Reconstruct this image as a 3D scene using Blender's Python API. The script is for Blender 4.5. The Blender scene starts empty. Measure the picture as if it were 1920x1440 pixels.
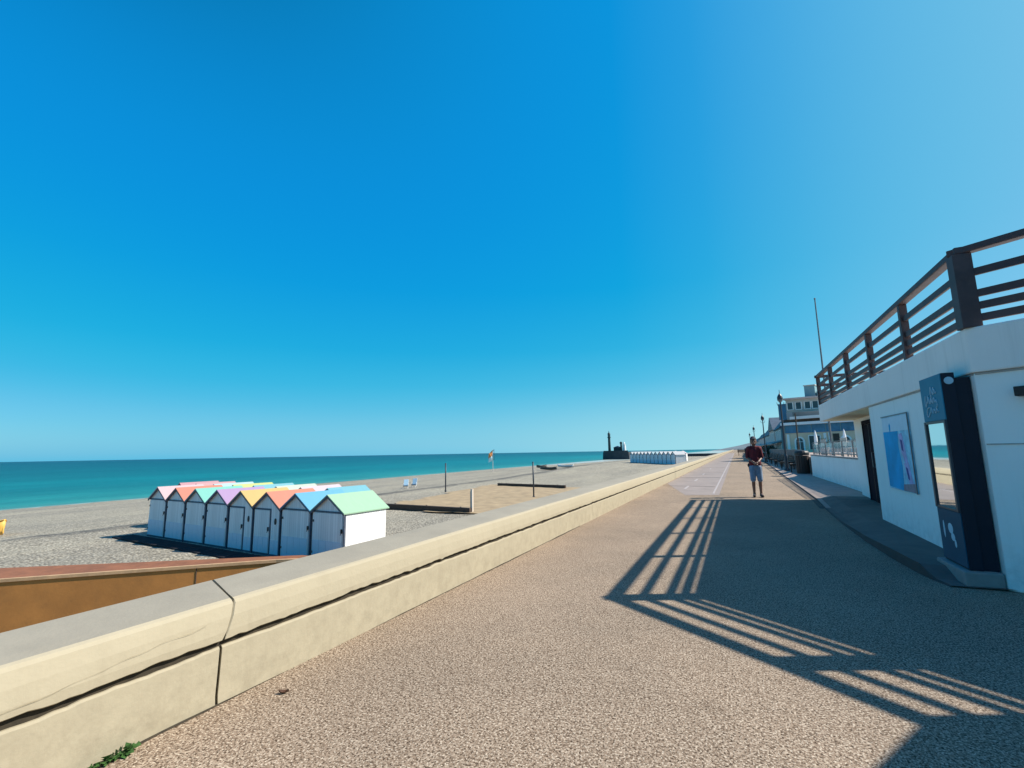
import bpy, bmesh, math, random
from math import radians as R, sin, cos, pi, atan2, hypot
from mathutils import Vector, Matrix, noise
random.seed(11)
sc = bpy.context.scene
col = sc.collection

# ------------------------------------------------------------------ materials
def lin(c):
    return tuple(((v/255+.055)/1.055)**2.4 if v/255 > .04045 else v/255/12.92 for v in c)
def alb(c, k=1.0):
    return tuple(min(.9, v/k) for v in lin(c))
class NT:
    def __init__(s, name):
        s.m = bpy.data.materials.new(name); s.m.use_nodes = True
        s.t = s.m.node_tree; s.b = s.t.nodes['Principled BSDF']
    def n(s, typ, **kw):
        nd = s.t.nodes.new(typ)
        for k, v in kw.items():
            if k in nd.inputs.keys(): nd.inputs[k].default_value = v
            else: setattr(nd, k, v)
        return nd
    def l(s, a, b): s.t.links.new(a, b)
    def coord(s, scale=(1, 1, 1)):
        g = s.n('ShaderNodeTexCoord'); mp = s.n('ShaderNodeMapping'); mp.inputs['Scale'].default_value = scale
        s.l(g.outputs['Object'], mp.inputs['Vector']); return mp.outputs[0]
    def noise(s, vec, scale, detail=4, rough=.55):
        nd = s.n('ShaderNodeTexNoise', Scale=scale, Detail=detail, Roughness=rough); s.l(vec, nd.inputs['Vector']); return nd.outputs['Fac']
    def ramp(s, fac, stops, interp='LINEAR'):
        r = s.n('ShaderNodeValToRGB'); cr = r.color_ramp; cr.interpolation = interp
        while len(cr.elements) < len(stops): cr.elements.new(.5)
        for e, (p, c) in zip(cr.elements, stops):
            e.position = p; e.color = (*c, 1) if len(c) == 3 else c
        s.l(fac, r.inputs[0]); return r.outputs[0]
    def mix(s, fac, a, b, mode='MIX'):
        nd = s.n('ShaderNodeMix', data_type='RGBA', blend_type=mode)
        for sock, v in ((nd.inputs[0], fac), (nd.inputs[6], a), (nd.inputs[7], b)):
            if hasattr(v, 'links'): s.l(v, sock)
            elif isinstance(v, (int, float)): sock.default_value = v
            else: sock.default_value = (*v, 1)
        return nd.outputs[2]
    def math(s, op, a, b=0.0, clamp=False):
        nd = s.n('ShaderNodeMath', operation=op); nd.use_clamp = clamp
        for sock, v in ((nd.inputs[0], a), (nd.inputs[1], b)):
            if hasattr(v, 'links'): s.l(v, sock)
            else: sock.default_value = v
        return nd.outputs[0]
    def bump(s, h, strength, dist=.01, prev=None):
        b = s.n('ShaderNodeBump', Strength=strength, Distance=dist); s.l(h, b.inputs['Height'])
        if prev: s.l(prev, b.inputs['Normal'])
        s.l(b.outputs[0], s.b.inputs['Normal']); return b.outputs[0]
    def base(s, c):
        if hasattr(c, 'links'): s.l(c, s.b.inputs['Base Color'])
        else: s.b.inputs['Base Color'].default_value = (*c, 1)
    def set(s, **kw):
        for k, v in kw.items(): s.b.inputs[k.replace('_', ' ')].default_value = v
        return s
def pm(name, c, var=.15, scale=3, rough=.6, bump=.1, bscale=40, stretch=(1, 1, 1), spec=.5, metal=0, dirt=0, dirtc=(.05, .045, .035), bd=.004):
    """painted / plain surface: two noises vary the colour, one gives relief, optional blotchy dirt"""
    t = NT(name); v = t.coord(stretch)
    lo = tuple(x*(1-var) for x in c); hi = tuple(min(.92, x*(1+var)) for x in c)
    n1 = t.noise(v, scale, 6, .65)
    cc = t.mix(t.math('MULTIPLY_ADD', n1, 1.0), lo, hi)
    f = t.ramp(n1, [(.3, (0, 0, 0)), (.7, (1, 1, 1))])
    cc = t.mix(f, lo, hi)
    if dirt:
        d = t.ramp(t.noise(v, scale*2.3+1, 8, .7), [(.5, (0, 0, 0)), (.78, (1, 1, 1))])
        cc = t.mix(t.math('MULTIPLY', d, dirt), cc, dirtc)
    t.base(cc); t.set(Roughness=rough, Metallic=metal); t.b.inputs['Specular IOR Level'].default_value = spec
    if bump: t.bump(t.noise(v, bscale, 4), bump, bd)
    return t.m

K = 1.28     # radiance of a sunlit unit albedo at the chosen exposure (used to turn sunlit colours into albedo)

def m_promenade():
    t = NT('aggregate_concrete'); v = t.coord()
    n1 = t.noise(v, 74, 2.2, .6); n2 = t.noise(t.coord((1.07, .93, 1)), 82, 2, .6)
    dk = t.ramp(n1, [(.385, (1, 1, 1)), (.49, (0, 0, 0))]); lt = t.ramp(n2, [(.54, (0, 0, 0)), (.66, (1, 1, 1))])
    vo = t.n('ShaderNodeTexVoronoi', Scale=80.0); t.l(v, vo.inputs['Vector'])
    sep = t.n('ShaderNodeSeparateColor'); t.l(vo.outputs['Color'], sep.inputs[0])
    g = t.ramp(sep.outputs[0], [(0, (0.158, 0.104, 0.066)), (.3, (0.269, 0.184, 0.122)), (.7, (0.316, 0.223, 0.152)), (1, (0.427, 0.317, 0.224))])
    c = t.mix(dk, g, (0.062, 0.036, 0.020)); c = t.mix(t.math('MULTIPLY', lt, 1.0), c, (0.62, 0.49, 0.36))
    lv = t.ramp(t.noise(v, .5, 6, .6), [(.3, (.77, .815, .84)), (.7, (1.06, 1.10, 1.11))])
    c = t.mix(1.0, c, lv, 'MULTIPLY')
    st = t.ramp(t.noise(v, 2.1, 7, .7), [(.58, (1, 1, 1)), (.80, (.76, .74, .72))])
    c = t.mix(1.0, c, st, 'MULTIPLY')
    t.base(c); t.set(Roughness=.9); t.b.inputs['Specular IOR Level'].default_value = .2
    t.bump(n1, .5, .008)
    return t.m
def m_pebble(name, c, scale=13.0, var=1.0):
    t = NT(name); v = t.coord()
    vo = t.n('ShaderNodeTexVoronoi', Scale=scale); t.l(v, vo.inputs['Vector'])
    sep = t.n('ShaderNodeSeparateColor'); t.l(vo.outputs['Color'], sep.inputs[0])
    g = t.ramp(sep.outputs[0], [(0, tuple(x*.58 for x in c)), (.3, tuple(x*.85 for x in c)), (.75, tuple(x*1.05 for x in c)), (1, tuple(min(.8, x*1.45) for x in c))])
    edge = t.ramp(vo.outputs['Distance'], [(.35, (1, 1, 1)), (.7, (.50, .48, .45))])
    cc = t.mix(1.0, g, edge, 'MULTIPLY')
    l1 = t.ramp(t.noise(t.coord((.5, .12, 1)), .5, 6, .6), [(.3, (.78, .78, .80)), (.7, (1.15, 1.14, 1.1))])
    cc = t.mix(1.0, cc, l1, 'MULTIPLY')
    # patchy dark band along the beach ridge, and wet shingle by the water
    g2 = t.n('ShaderNodeNewGeometry'); s2 = t.n('ShaderNodeSeparateXYZ'); t.l(g2.outputs['Position'], s2.inputs[0])
    wob = t.math('MULTIPLY', t.math('SUBTRACT', t.noise(t.coord((.3, .3, .3)), .6, 5), .5), 3.0)
    xx = t.math('ADD', s2.outputs[0], wob)
    d = t.math('ABSOLUTE', t.math('ADD', xx, 27.9))
    wr = t.ramp(t.math('DIVIDE', d, 2.0), [(.2, (1, 1, 1)), (.60, (0, 0, 0))])
    pat = t.ramp(t.noise(t.coord((1, 1, 1)), 1.4, 6, .7), [(.35, (.35, .35, .35)), (.60, (1, 1, 1))])
    wr = t.math('MULTIPLY', t.math('MULTIPLY', wr, pat), .92)
    cc = t.mix(wr, cc, (.075, .07, .06))
    wet = t.ramp(t.math('ADD', xx, 80.0), [(0, (1, 1, 1)), (1, (0, 0, 0))])
    mr = t.n('ShaderNodeMapRange'); t.l(xx, mr.inputs[0]); mr.inputs[1].default_value = -72; mr.inputs[2].default_value = -77; 
    cc = t.mix(t.math('MULTIPLY', mr.outputs[0], .5), cc, (.12, .12, .10))
    t.base(cc); t.set(Roughness=.8); t.b.inputs['Specular IOR Level'].default_value = .3
    t.bump(t.math('SUBTRACT', 1.0, vo.outputs['Distance']), .5, .04)
    return t.m
def m_sea():
    t = NT('sea_water'); g = t.n('ShaderNodeNewGeometry'); s = t.n('ShaderNodeSeparateXYZ'); t.l(g.outputs['Position'], s.inputs[0])
    off = t.math('MULTIPLY', s.outputs[0], -1.0)
    f = t.math('DIVIDE', t.math('LOGARITHM', t.math('MAXIMUM', t.math('SUBTRACT', off, 74.0), 1.0), 10.0), 4.0)
    c = t.ramp(f, [(0, (.40, .42, .38)), (.11, (.30, .36, .33)), (.15, (.05, .19, .17)), (.25, (.022, .19, .175)), (.45, (.002, .135, .145)), (.60, (.001, .080, .096)), (.80, (.001, .044, .066)), (1, (.001, .034, .060))])
    band = t.ramp(t.noise(t.coord((.02, .003, 1)), 1.0, 5, .6), [(.35, (.70, .78, .80)), (.65, (1.25, 1.20, 1.16))])
    c = t.mix(1.0, c, band, 'MULTIPLY')
    b2 = t.ramp(t.noise(t.coord((.15, .04, 1)), 1.0, 6, .65), [(.35, (.76, .82, .85)), (.7, (1.22, 1.18, 1.16))])
    c = t.mix(1.0, c, b2, 'MULTIPLY')
    t.base(c); t.set(Roughness=.28, IOR=1.33); t.b.inputs['Specular IOR Level'].default_value = .07
    h = t.noise(t.coord((.55, .22, 1)), 1.0, 6, .65)
    t.bump(h, 1.0, .55)
    return t.m

def m_render(name, c, dc):
    """painted render: trowel relief, soft blotches, rain streaks and a scuffed splash band near the ground"""
    t = NT(name); v = t.coord()
    b1 = t.ramp(t.noise(v, .9, 6, .6), [(.3, tuple(x*.93 for x in c)), (.7, c)])
    stk = t.ramp(t.noise(t.coord((5.5, 5.5, .22)), 1.0, 6, .7), [(.52, (0, 0, 0)), (.80, (1, 1, 1))])
    cc = t.mix(t.math('MULTIPLY', stk, .30), b1, dc)
    sp = t.n('ShaderNodeSeparateXYZ'); t.l(v, sp.inputs[0])
    mr = t.n('ShaderNodeMapRange'); t.l(sp.outputs[2], mr.inputs[0]); mr.inputs[1].default_value = .55; mr.inputs[2].default_value = .10
    spl = t.math('MULTIPLY', mr.outputs[0], t.ramp(t.noise(v, 7, 7, .7), [(.42, (0, 0, 0)), (.70, (1, 1, 1))]))
    cc = t.mix(t.math('MULTIPLY', spl, .45), cc, tuple(x*.8 for x in dc))
    t.base(cc); t.set(Roughness=.82); t.b.inputs['Specular IOR Level'].default_value = .3
    nb = t.bump(t.noise(v, 38, 5), .45, .004); t.bump(t.noise(v, 3.2, 3), .35, .02, nb)
    return t.m
def m_boards(name, c, dc):
    """vertical painted boards 0.11 m wide: each its own slight tone, a darker groove between, scuffs and rust runs"""
    t = NT(name); v = t.coord(); sp = t.n('ShaderNodeSeparateXYZ'); t.l(v, sp.inputs[0])
    u = t.math('MULTIPLY', t.math('ADD', sp.outputs[0], sp.outputs[1]), 9.0)
    fr = t.math('FRACT', u); ce = t.math('FLOOR', u)
    wn = t.n('ShaderNodeTexWhiteNoise', noise_dimensions='1D'); t.l(ce, wn.inputs['W'])
    tone = t.ramp(wn.outputs['Value'], [(0, tuple(x*.90 for x in c)), (1, tuple(min(.9, x*1.06) for x in c))])
    gr = t.ramp(t.math('ABSOLUTE', t.math('SUBTRACT', fr, .5)), [(.45, (0, 0, 0)), (.49, (1, 1, 1))])
    cc = t.mix(t.math('MULTIPLY', gr, .45), tone, tuple(x*.55 for x in dc))
    st = t.ramp(t.noise(t.coord((9, 9, .5)), 1.0, 7, .72), [(.52, (0, 0, 0)), (.80, (1, 1, 1))]); cc = t.mix(t.math('MULTIPLY', st, .32), cc, dc)
    mr = t.n('ShaderNodeMapRange'); t.l(sp.outputs[2], mr.inputs[0]); mr.inputs[1].default_value = .5; mr.inputs[2].default_value = 0
    sc_ = t.math('MULTIPLY', mr.outputs[0], t.ramp(t.noise(v, 6, 7, .7), [(.42, (0, 0, 0)), (.68, (1, 1, 1))])); cc = t.mix(t.math('MULTIPLY', sc_, .5), cc, (.30, .27, .24))
    t.base(cc); t.set(Roughness=.6); t.b.inputs['Specular IOR Level'].default_value = .35
    nb = t.bump(t.math('SUBTRACT', 1.0, gr), .8, .006); t.bump(t.noise(t.coord((30, 30, 2)), 1.0, 4), .3, .003, nb)
    return t.m
M = {}
M['promenade'] = m_promenade()
M['beach'] = m_pebble('shingle', (.40, .362, .28))
M['sand'] = pm('tan_sand', (.33, .24, .135), .25, 1.2, .9, .5, 14, bd=.03)
M['sea'] = m_sea()
M['paving'] = pm('grey_paving', (.25, .205, .18), .14, 1.5, .85, .35, 60, dirt=.25, dirtc=(.2, .18, .17))
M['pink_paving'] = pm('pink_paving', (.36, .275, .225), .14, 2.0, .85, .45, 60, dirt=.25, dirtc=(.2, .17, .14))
M['kerb'] = pm('shaded_kerb_concrete', (.055, .043, .037), .2, 5, .85, .5, 50, dirt=.5)  # near black: the kerb face's shade is put into its colour
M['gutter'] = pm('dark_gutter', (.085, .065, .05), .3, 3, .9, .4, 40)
M['shade_paving'] = pm('shade_darkened_paving', (.15, .115, .095), .2, 2.0, .9, .5, 70, dirt=.4, dirtc=(.09, .07, .06))  # darkened copy of the pink paving for the stretch in the pavilion's shade
M['line'] = pm('road_paint', (.36, .31, .29), .12, 6, .7, .2, 60, dirt=.5, dirtc=(.33, .30, .28))
M['cream'] = m_render('cream_wall_paint', (.375, .325, .228), (.24, .20, .135))
M['coping'] = pm('grey_coping_concrete', (.285, .252, .190), .10, 1.6, .85, .5, 45, dirt=.25, dirtc=(.18, .165, .13))
M['mortar'] = pm('dark_joint', (.034, .026, .015), .45, 12, .95, .6, 60)
M['crack'] = pm('crack_shade', (.26, .21, .12), .3, 12, .9, 0)
M['rust_face'] = pm('ochre_concrete', (.37, .155, .036), .16, 1.2, .85, .5, 16, dirt=.3, dirtc=(.16, .08, .03))
M['rust_top'] = pm('red_brown_coping', (.225, .085, .036), .25, 2.5, .85, .5, 20, dirt=.3, dirtc=(.12, .06, .03))
M['rust_edge'] = pm('pale_nosing', (.45, .28, .15), .2, 4, .8, .4, 30)
M['hut_white'] = m_boards('white_painted_boards', (.76, .755, .75), (.40, .41, .42))
M['hut_panel'] = pm('white_kick_boards', (.56, .63, .71), .06, 4, .6, .5, 1.0, (16, 16, .35), dirt=.25, dirtc=(.36, .42, .47), bd=.004)
M['dark_trim'] = pm('dark_blue_grey_trim', (.07, .085, .12), .3, 8, .7, .2, 40)
M['lock'] = pm('black_iron', (.02, .02, .022), .3, 20, .5, .2, 60, metal=.4)
M['white_wall'] = m_render('white_render', (.82, .88, .86), (.46, .50, .48))
M['white_slab'] = m_render('white_slab_paint', (.84, .83, .79), (.42, .41, .37))
M['seam'] = pm('wall_seam', (.36, .36, .34), .2, 5, .9, .2, 30)
M['soffit'] = pm('warm_lit_soffit', (.85, .74, .50), .1, 2, .8, .2, 20)  # warm light bounced onto the underside is put into this colour
M['rail_wood'] = pm('dark_brown_stained_timber', (.062, .036, .036), .35, 2.5, .6, .5, 8, (1, 1, 1), dirt=.3, dirtc=(.12, .08, .07))
M['navy'] = pm('navy_door_paint', (.006, .006, .016), .3, 3, .8, .1, 30, spec=.04)
M['kiosk_teal'] = pm('teal_panel', (.03, .20, .30), .10, 2, .6, .05, 20, spec=.2)
M['kiosk_dark'] = pm('dark_navy_panel', (.006, .011, .024), .2, 2, .5, .05, 20, spec=.3)
M['kiosk_low'] = pm('blue_grey_panel', (.010, .07, .115), .15, 3, .6, .05, 20, spec=.2)
M['white_plain'] = pm('white_lettering', (.36, .56, .66), .05, 10, .5, 0)
M['plinth'] = pm('pale_concrete', (.27, .25, .235), .15, 6, .85, .5, 40, dirt=.3, dirtc=(.22, .21, .2))
t = NT('mirror_glass'); t.base((.80, .84, .84)); t.set(Metallic=1.0, Roughness=.035)
t.bump(t.noise(t.coord(), 3.0, 2), .03, .01); M['mirror'] = t.m
M['lamp_metal'] = pm('dark_lamp_paint', (.022, .032, .045), .3, 6, .45, .1, 40)
M['steel'] = pm('grey_steel', (.16, .17, .18), .2, 6, .45, .1, 40, metal=.5)
M['timber'] = pm('dark_wet_timber', (.055, .036, .025), .35, 3, .8, .6, 10, dirt=.3)
M['shade_deck'] = pm('shade_dark_boards', (.030, .029, .032), .35, 3, .9, .5, 12, spec=.1)  # near black, stands for the huts' shadow on the shingle
M['white_post'] = pm('white_post_paint', (.6, .52, .44), .1, 5, .6, .2, 30)
M['bin_wood'] = pm('brown_slats', (.05, .028, .022), .4, 1.0, .7, .6, 3, (20, 20, .6))
M['bin_lid'] = pm('black_lid', (.012, .012, .014), .2, 5, .5, .1, 20)
M['villa'] = pm('cream_facade', (.80, .60, .41), .12, .6, .8, .3, 6, dirt=.2, dirtc=(.32, .28, .2))
M['villa_pale'] = pm('pale_surround', (.90, .88, .82), .06, 2, .7, .2, 10)
M['villa_teal'] = pm('teal_weatherboard', (.17, .31, .34), .2, .5, .7, .2, 5, dirt=.3, dirtc=(.09, .17, .2))
M['villa_grey'] = pm('grey_render', (.50, .45, .39), .15, .5, .8, .3, 5, dirt=.3, dirtc=(.2, .19, .19))
M['villa_pink'] = pm('pinkish_render', (.54, .43, .39), .15, .5, .8, .3, 5, dirt=.3, dirtc=(.25, .2, .2))
M['slate'] = pm('blue_grey_slate', (.06, .085, .115), .3, 1.2, .6, .5, 6)
M['dark_glass'] = pm('dark_window_glass', (.03, .05, .06), .3, 1.0, .12, 0)
M['blue_glass'] = pm('blue_window_glass', (.05, .17, .30), .35, .8, .15, 0)
M['awning'] = pm('white_awning', (.90, .90, .88), .05, 2, .7, .2, 10)
M['roof_dark'] = pm('dark_brown_paint', (.07, .05, .035), .3, 2, .8, .3, 10)
M['stone'] = pm('grey_stone', (.20, .19, .175), .25, .3, .9, .6, 2)
M['pier'] = pm('dark_pier_stone', (.05, .055, .06), .35, .2, .9, .6, 1)
M['tower_dark'] = pm('dark_green_tower', (.010, .028, .030), .3, .3, .6, .2, 2)
M['hill'] = pm('hazy_headland', (.115, .15, .17), .3, .01, 1, .0, 2)  # blue grey of the distance haze is mixed into the hill colour
M['skin'] = pm('tanned_skin', (.17, .09, .065), .12, 12, .5, .15, 60)
M['shirt'] = pm('maroon_cotton', (.12, .008, .015), .2, 8, .85, .5, 30, bd=.01)
M['shorts'] = pm('grey_blue_denim', (.17, .24, .34), .2, 9, .85, .5, 40, bd=.01)
M['black_cloth'] = pm('black_cloth', (.016, .015, .017), .3, 10, .8, .4, 30)
M['hair'] = pm('dark_grey_cap', (.03, .032, .045), .3, 20, .8, .6, 60)
M['eye'] = pm('eye', (.05, .04, .035), .1, 20, .2, 0)
M['leaf'] = pm('weed_leaf', (.045, .11, .025), .45, 30, .55, .2, 60)
M['leaf_dark'] = pm('dark_foliage', (.022, .05, .025), .45, 8, .6, .2, 30)
M['dry'] = pm('dry_leaf', (.09, .04, .02), .4, 40, .8, .4, 80)
M['boat_dark'] = pm('dark_hull_paint', (.05, .055, .05), .3, 2, .5, .2, 10)
M['boat_white'] = pm('white_hull_paint', (.78, .77, .75), .05, 2, .4, .1, 10)
M['yellow'] = pm('yellow_orange_plastic', (.72, .40, .08), .15, 2, .5, .2, 10)
M['chair_blue'] = pm('pale_blue_canvas', (.42, .60, .72), .1, 6, .8, .3, 20)
M['chair_dark'] = pm('dark_blue_seat', (.03, .06, .10), .2, 6, .7, .3, 20)
M['flag_orange'] = pm('orange_flag_cloth', (.62, .25, .08), .1, 4, .8, .3, 10)
M['flag_white'] = pm('pale_flag_cloth', (.62, .80, .80), .06, 4, .8, .3, 10)
M['poster_white'] = pm('poster_white', (.60, .74, .82), .06, 6, .75, 0, spec=.2)
M['poster_blue'] = pm('poster_blue', (.012, .36, .66), .22, 2.2, .75, 0, spec=.2)
M['poster_violet'] = pm('poster_violet', (.48, .42, .66), .3, 7, .75, 0, spec=.2)
M['poster_pale'] = pm('poster_pale_blue', (.32, .60, .80), .3, 6, .75, 0, spec=.2)
M['poster_sand'] = pm('poster_sand', (.30, .24, .27), .35, 6, .75, 0, spec=.2)
M['poster_navy'] = pm('poster_navy', (.10, .09, .26), .3, 8, .75, 0, spec=.2)
t = NT('clear_pane'); t.base((.55, .66, .70)); t.set(Roughness=.05, Alpha=.20); M['pane'] = t.m
for nm, c in dict(pink=(252, 205, 208), orange=(250, 128, 92), aqua=(118, 232, 205), lilac=(196, 150, 212), yellow=(252, 200, 92), coral=(250, 132, 92), blue=(78, 190, 242), mint=(178, 240, 186),
                  mauve=(226, 150, 158), dusty=(235, 165, 165), ice=(196, 238, 244), lime=(228, 240, 120), cyan=(112, 205, 222), cream=(222, 244, 214), blush=(248, 222, 230), turq=(96, 200, 222), white=(245, 248, 248)).items():
    c = tuple(x+(248-x)*.28 for x in c)
    M['roof_'+nm] = pm('roof_paint_'+nm, alb(c, 2.1), .07, 2.5, .65, .35, 1.0, (1, 18, 1), dirt=.08, dirtc=tuple(x*.6 for x in alb(c, 2.1)))

# ------------------------------------------------------------------ mesh helpers
class MB:
    def __init__(s): s.v = []; s.f = []
    def add(s, vs, fs):
        o = len(s.v); s.v += [tuple(v) for v in vs]; s.f += [tuple(i+o for i in f) for f in fs]; return s
    def box(s, x0, x1, y0, y1, z0, z1):
        vs = [(x, y, z) for z in (z0, z1) for y in (y0, y1) for x in (x0, x1)]
        return s.add(vs, [(0, 2, 3, 1), (4, 5, 7, 6), (0, 1, 5, 4), (2, 6, 7, 3), (0, 4, 6, 2), (1, 3, 7, 5)])
    def prism(s, poly, a0, a1, axis='z'):
        """polygon (2-D) swept along an axis: z -> (x,y), y -> (x,z), x -> (y,z)"""
        P = {'z': lambda p, a: (p[0], p[1], a), 'y': lambda p, a: (p[0], a, p[1]), 'x': lambda p, a: (a, p[0], p[1])}[axis]
        n = len(poly); vs = [P(p, a0) for p in poly]+[P(p, a1) for p in poly]
        return s.add(vs, [tuple(range(n-1, -1, -1)), tuple(range(n, 2*n))]+[(i, (i+1) % n, n+(i+1) % n, n+i) for i in range(n)])
    def beam(s, a, b, w, h, up=(0, 0, 1)):
        a, b = Vector(a), Vector(b); d = (b-a).normalized(); r = d.cross(Vector(up))
        r = r.normalized() if r.length > 1e-5 else Vector((1, 0, 0)); u = r.cross(d)
        vs = [p+r*(w/2*i)+u*(h/2*j) for p in (a, b) for i, j in ((-1, -1), (1, -1), (1, 1), (-1, 1))]
        return s.add(vs, [(0, 3, 2, 1), (4, 5, 6, 7)]+[(i, (i+1) % 4, 4+(i+1) % 4, 4+i) for i in range(4)])
    def tube(s, pts, rad, n=8, cap=True):
        pts = [Vector(p) for p in pts]; rad = rad if isinstance(rad, (list, tuple)) else [rad]*len(pts)
        vs = []; prev = None
        for i, p in enumerate(pts):
            d = (pts[min(i+1, len(pts)-1)]-pts[max(i-1, 0)]).normalized()
            r = d.cross(prev if prev is not None and abs(d.dot(prev)) < .98 else (Vector((0, 0, 1)) if abs(d.z) < .9 else Vector((0, 1, 0))))
            r.normalize(); u = d.cross(r); 
            vs += [p+(r*cos(2*pi*k/n)+u*sin(2*pi*k/n))*rad[i] for k in range(n)]
        fs = [(i*n+k, i*n+(k+1) % n, (i+1)*n+(k+1) % n, (i+1)*n+k) for i in range(len(pts)-1) for k in range(n)]
        if cap: fs += [tuple(range(n-1, -1, -1)), tuple(range((len(pts)-1)*n, len(pts)*n))]
        return s.add(vs, fs)
    def lathe(s, prof, c=(0, 0), n=16):
        vs = [(c[0]+r*cos(2*pi*k/n), c[1]+r*sin(2*pi*k/n), z) for r, z in prof for k in range(n)]
        fs = [(i*n+k, i*n+(k+1) % n, (i+1)*n+(k+1) % n, (i+1)*n+k) for i in range(len(prof)-1) for k in range(n)]
        fs += [tuple(range(n-1, -1, -1)), tuple(range((len(prof)-1)*n, len(prof)*n))]
        return s.add(vs, fs)
    def ball(s, c, r, sx=1, sy=1, sz=1, n=12, m=8):
        vs = [(c[0], c[1], c[2]-r*sz)]
        for j in range(1, m):
            a = -pi/2+pi*j/m
            vs += [(c[0]+r*sx*cos(a)*cos(2*pi*k/n), c[1]+r*sy*cos(a)*sin(2*pi*k/n), c[2]+r*sz*sin(a)) for k in range(n)]
        vs.append((c[0], c[1], c[2]+r*sz)); L = len(vs)-1
        fs = [(0, 1+(k+1) % n, 1+k) for k in range(n)]
        for j in range(m-2): fs += [(1+j*n+k, 1+j*n+(k+1) % n, 1+(j+1)*n+(k+1) % n, 1+(j+1)*n+k) for k in range(n)]
        fs += [(L, L-n+k, L-n+(k+1) % n) for k in range(n)]
        return s.add(vs, fs)
    def limb(s, a, b, r0, r1, sy=1.0):
        """tapered capsule, used before a voxel remesh fuses everything"""
        a, b = Vector(a), Vector(b); n = 5
        for i in range(n+1):
            q = i/n; p = a.lerp(b, q); s.ball(p, r0+(r1-r0)*q, 1, sy, 1, 10, 7)
        q = MB().tube([a, b], [r0*.97, r1*.97], 10)
        if sy != 1: q.v = [(v[0], (a.y+b.y)/2+(v[1]-(a.y+b.y)/2)*sy, v[2]) for v in q.v]
        return s.add(q.v, q.f)
    def mesh(s, name, mat, smooth=False, bevel=0, seg=2):
        me = bpy.data.meshes.new(name); me.from_pydata(s.v, [], s.f)
        bm = bmesh.new(); bm.from_mesh(me)
        bmesh.ops.recalc_face_normals(bm, faces=bm.faces)
        if bevel:
            ed = [e for e in bm.edges if len(e.link_faces) == 2 and e.calc_face_angle(0) > .5]
            bmesh.ops.bevel(bm, geom=ed, offset=bevel, segments=seg, profile=.6, affect='EDGES', clamp_overlap=True)
        bm.to_mesh(me); bm.free()
        if mat: me.materials.append(mat)
        if smooth:
            for p in me.polygons: p.use_smooth = True
        return me
    def build(s, name, mat, parent=None, smooth=False, bevel=0, seg=2):
        o = bpy.data.objects.new(name, s.mesh(name, mat, smooth, bevel, seg)); col.objects.link(o)
        if parent: o.parent = parent
        return o
def tag(o, label=None, cat=None, group=None, kind=None):
    if label: o['label'] = label
    if cat: o['category'] = cat
    if group: o['group'] = group
    if kind: o['kind'] = kind
    return o
def thing(name, label, cat, loc=(0, 0, 0), rz=0, group=None):
    o = bpy.data.objects.new(name, None); col.objects.link(o); o.empty_display_size = .2
    o.location = loc; o.rotation_euler = (0, 0, rz); return tag(o, label, cat, group)
def dup(root, loc, rz, label, group=None, scale=1):
    def cp(o, par):
        c = o.copy(); col.objects.link(c)
        if par: c.parent = par
        for ch in list(o.children): cp(ch, c)
        return c
    r = cp(root, None); r.location = loc; r.rotation_euler = (0, 0, rz); r.scale = (scale,)*3
    r['label'] = label
    if group: r['group'] = group
    return r
def child(o, name):
    return [c for c in o.children if c.name.split('.')[0] == name]
def remesh(mb, name, mat, parent, vox, smooth_it=4):
    me = mb.mesh(name+'_raw', None); o = bpy.data.objects.new(name, me); col.objects.link(o)
    m = o.modifiers.new('r', 'REMESH'); m.mode = 'VOXEL'; m.voxel_size = vox
    s_ = o.modifiers.new('s', 'SMOOTH'); s_.iterations = smooth_it; s_.factor = .5
    dg = bpy.context.evaluated_depsgraph_get(); dg.update()
    nm = bpy.data.meshes.new_from_object(o.evaluated_get(dg)); o.modifiers.clear(); o.data = nm; nm.name = name
    bpy.data.meshes.remove(me); nm.materials.clear(); nm.materials.append(mat)
    for p in nm.polygons: p.use_smooth = True
    o.parent = parent; return o
def nz(x, y=0., z=0.): return noise.noise(Vector((x, y, z)))

# ------------------------------------------------------------------ camera, sun, sky
cam = bpy.data.cameras.new('camera'); co = bpy.data.objects.new('camera', cam); col.objects.link(co)
rot = Matrix(((0.9037575608, 0.0779654595, 0.4208843765), (0.4276741607, -0.1235663241, -0.8954474724), (-0.0178068273, 0.9892687960, -0.1450178121)))
co.matrix_world = Matrix.Translation((0, 0, 1.5)) @ rot.to_4x4()
cam.sensor_width = 36; cam.lens = 880/1920*36; cam.clip_end = 80000; cam.clip_start = .05
sc.camera = co
SUN = Vector((3.77, 1.75, 3.71)).normalized()
sl = bpy.data.lights.new('sun', 'SUN'); so = bpy.data.objects.new('sun', sl); col.objects.link(so)
sl.energy = 5.0; sl.angle = R(.53); sl.color = (1, .94, .85); so.rotation_euler = SUN.to_track_quat('Z', 'Y').to_euler()
w = bpy.data.worlds.new('World'); sc.world = w; w.use_nodes = True; wt = w.node_tree
sky = wt.nodes.new('ShaderNodeTexSky'); sky.sky_type = 'NISHITA'; sky.sun_disc = False
sky.sun_elevation = math.asin(SUN.z); sky.sun_rotation = atan2(SUN.x, SUN.y)
sky.air_density = .6; sky.dust_density = 1.0; sky.ozone_density = 1.0
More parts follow.
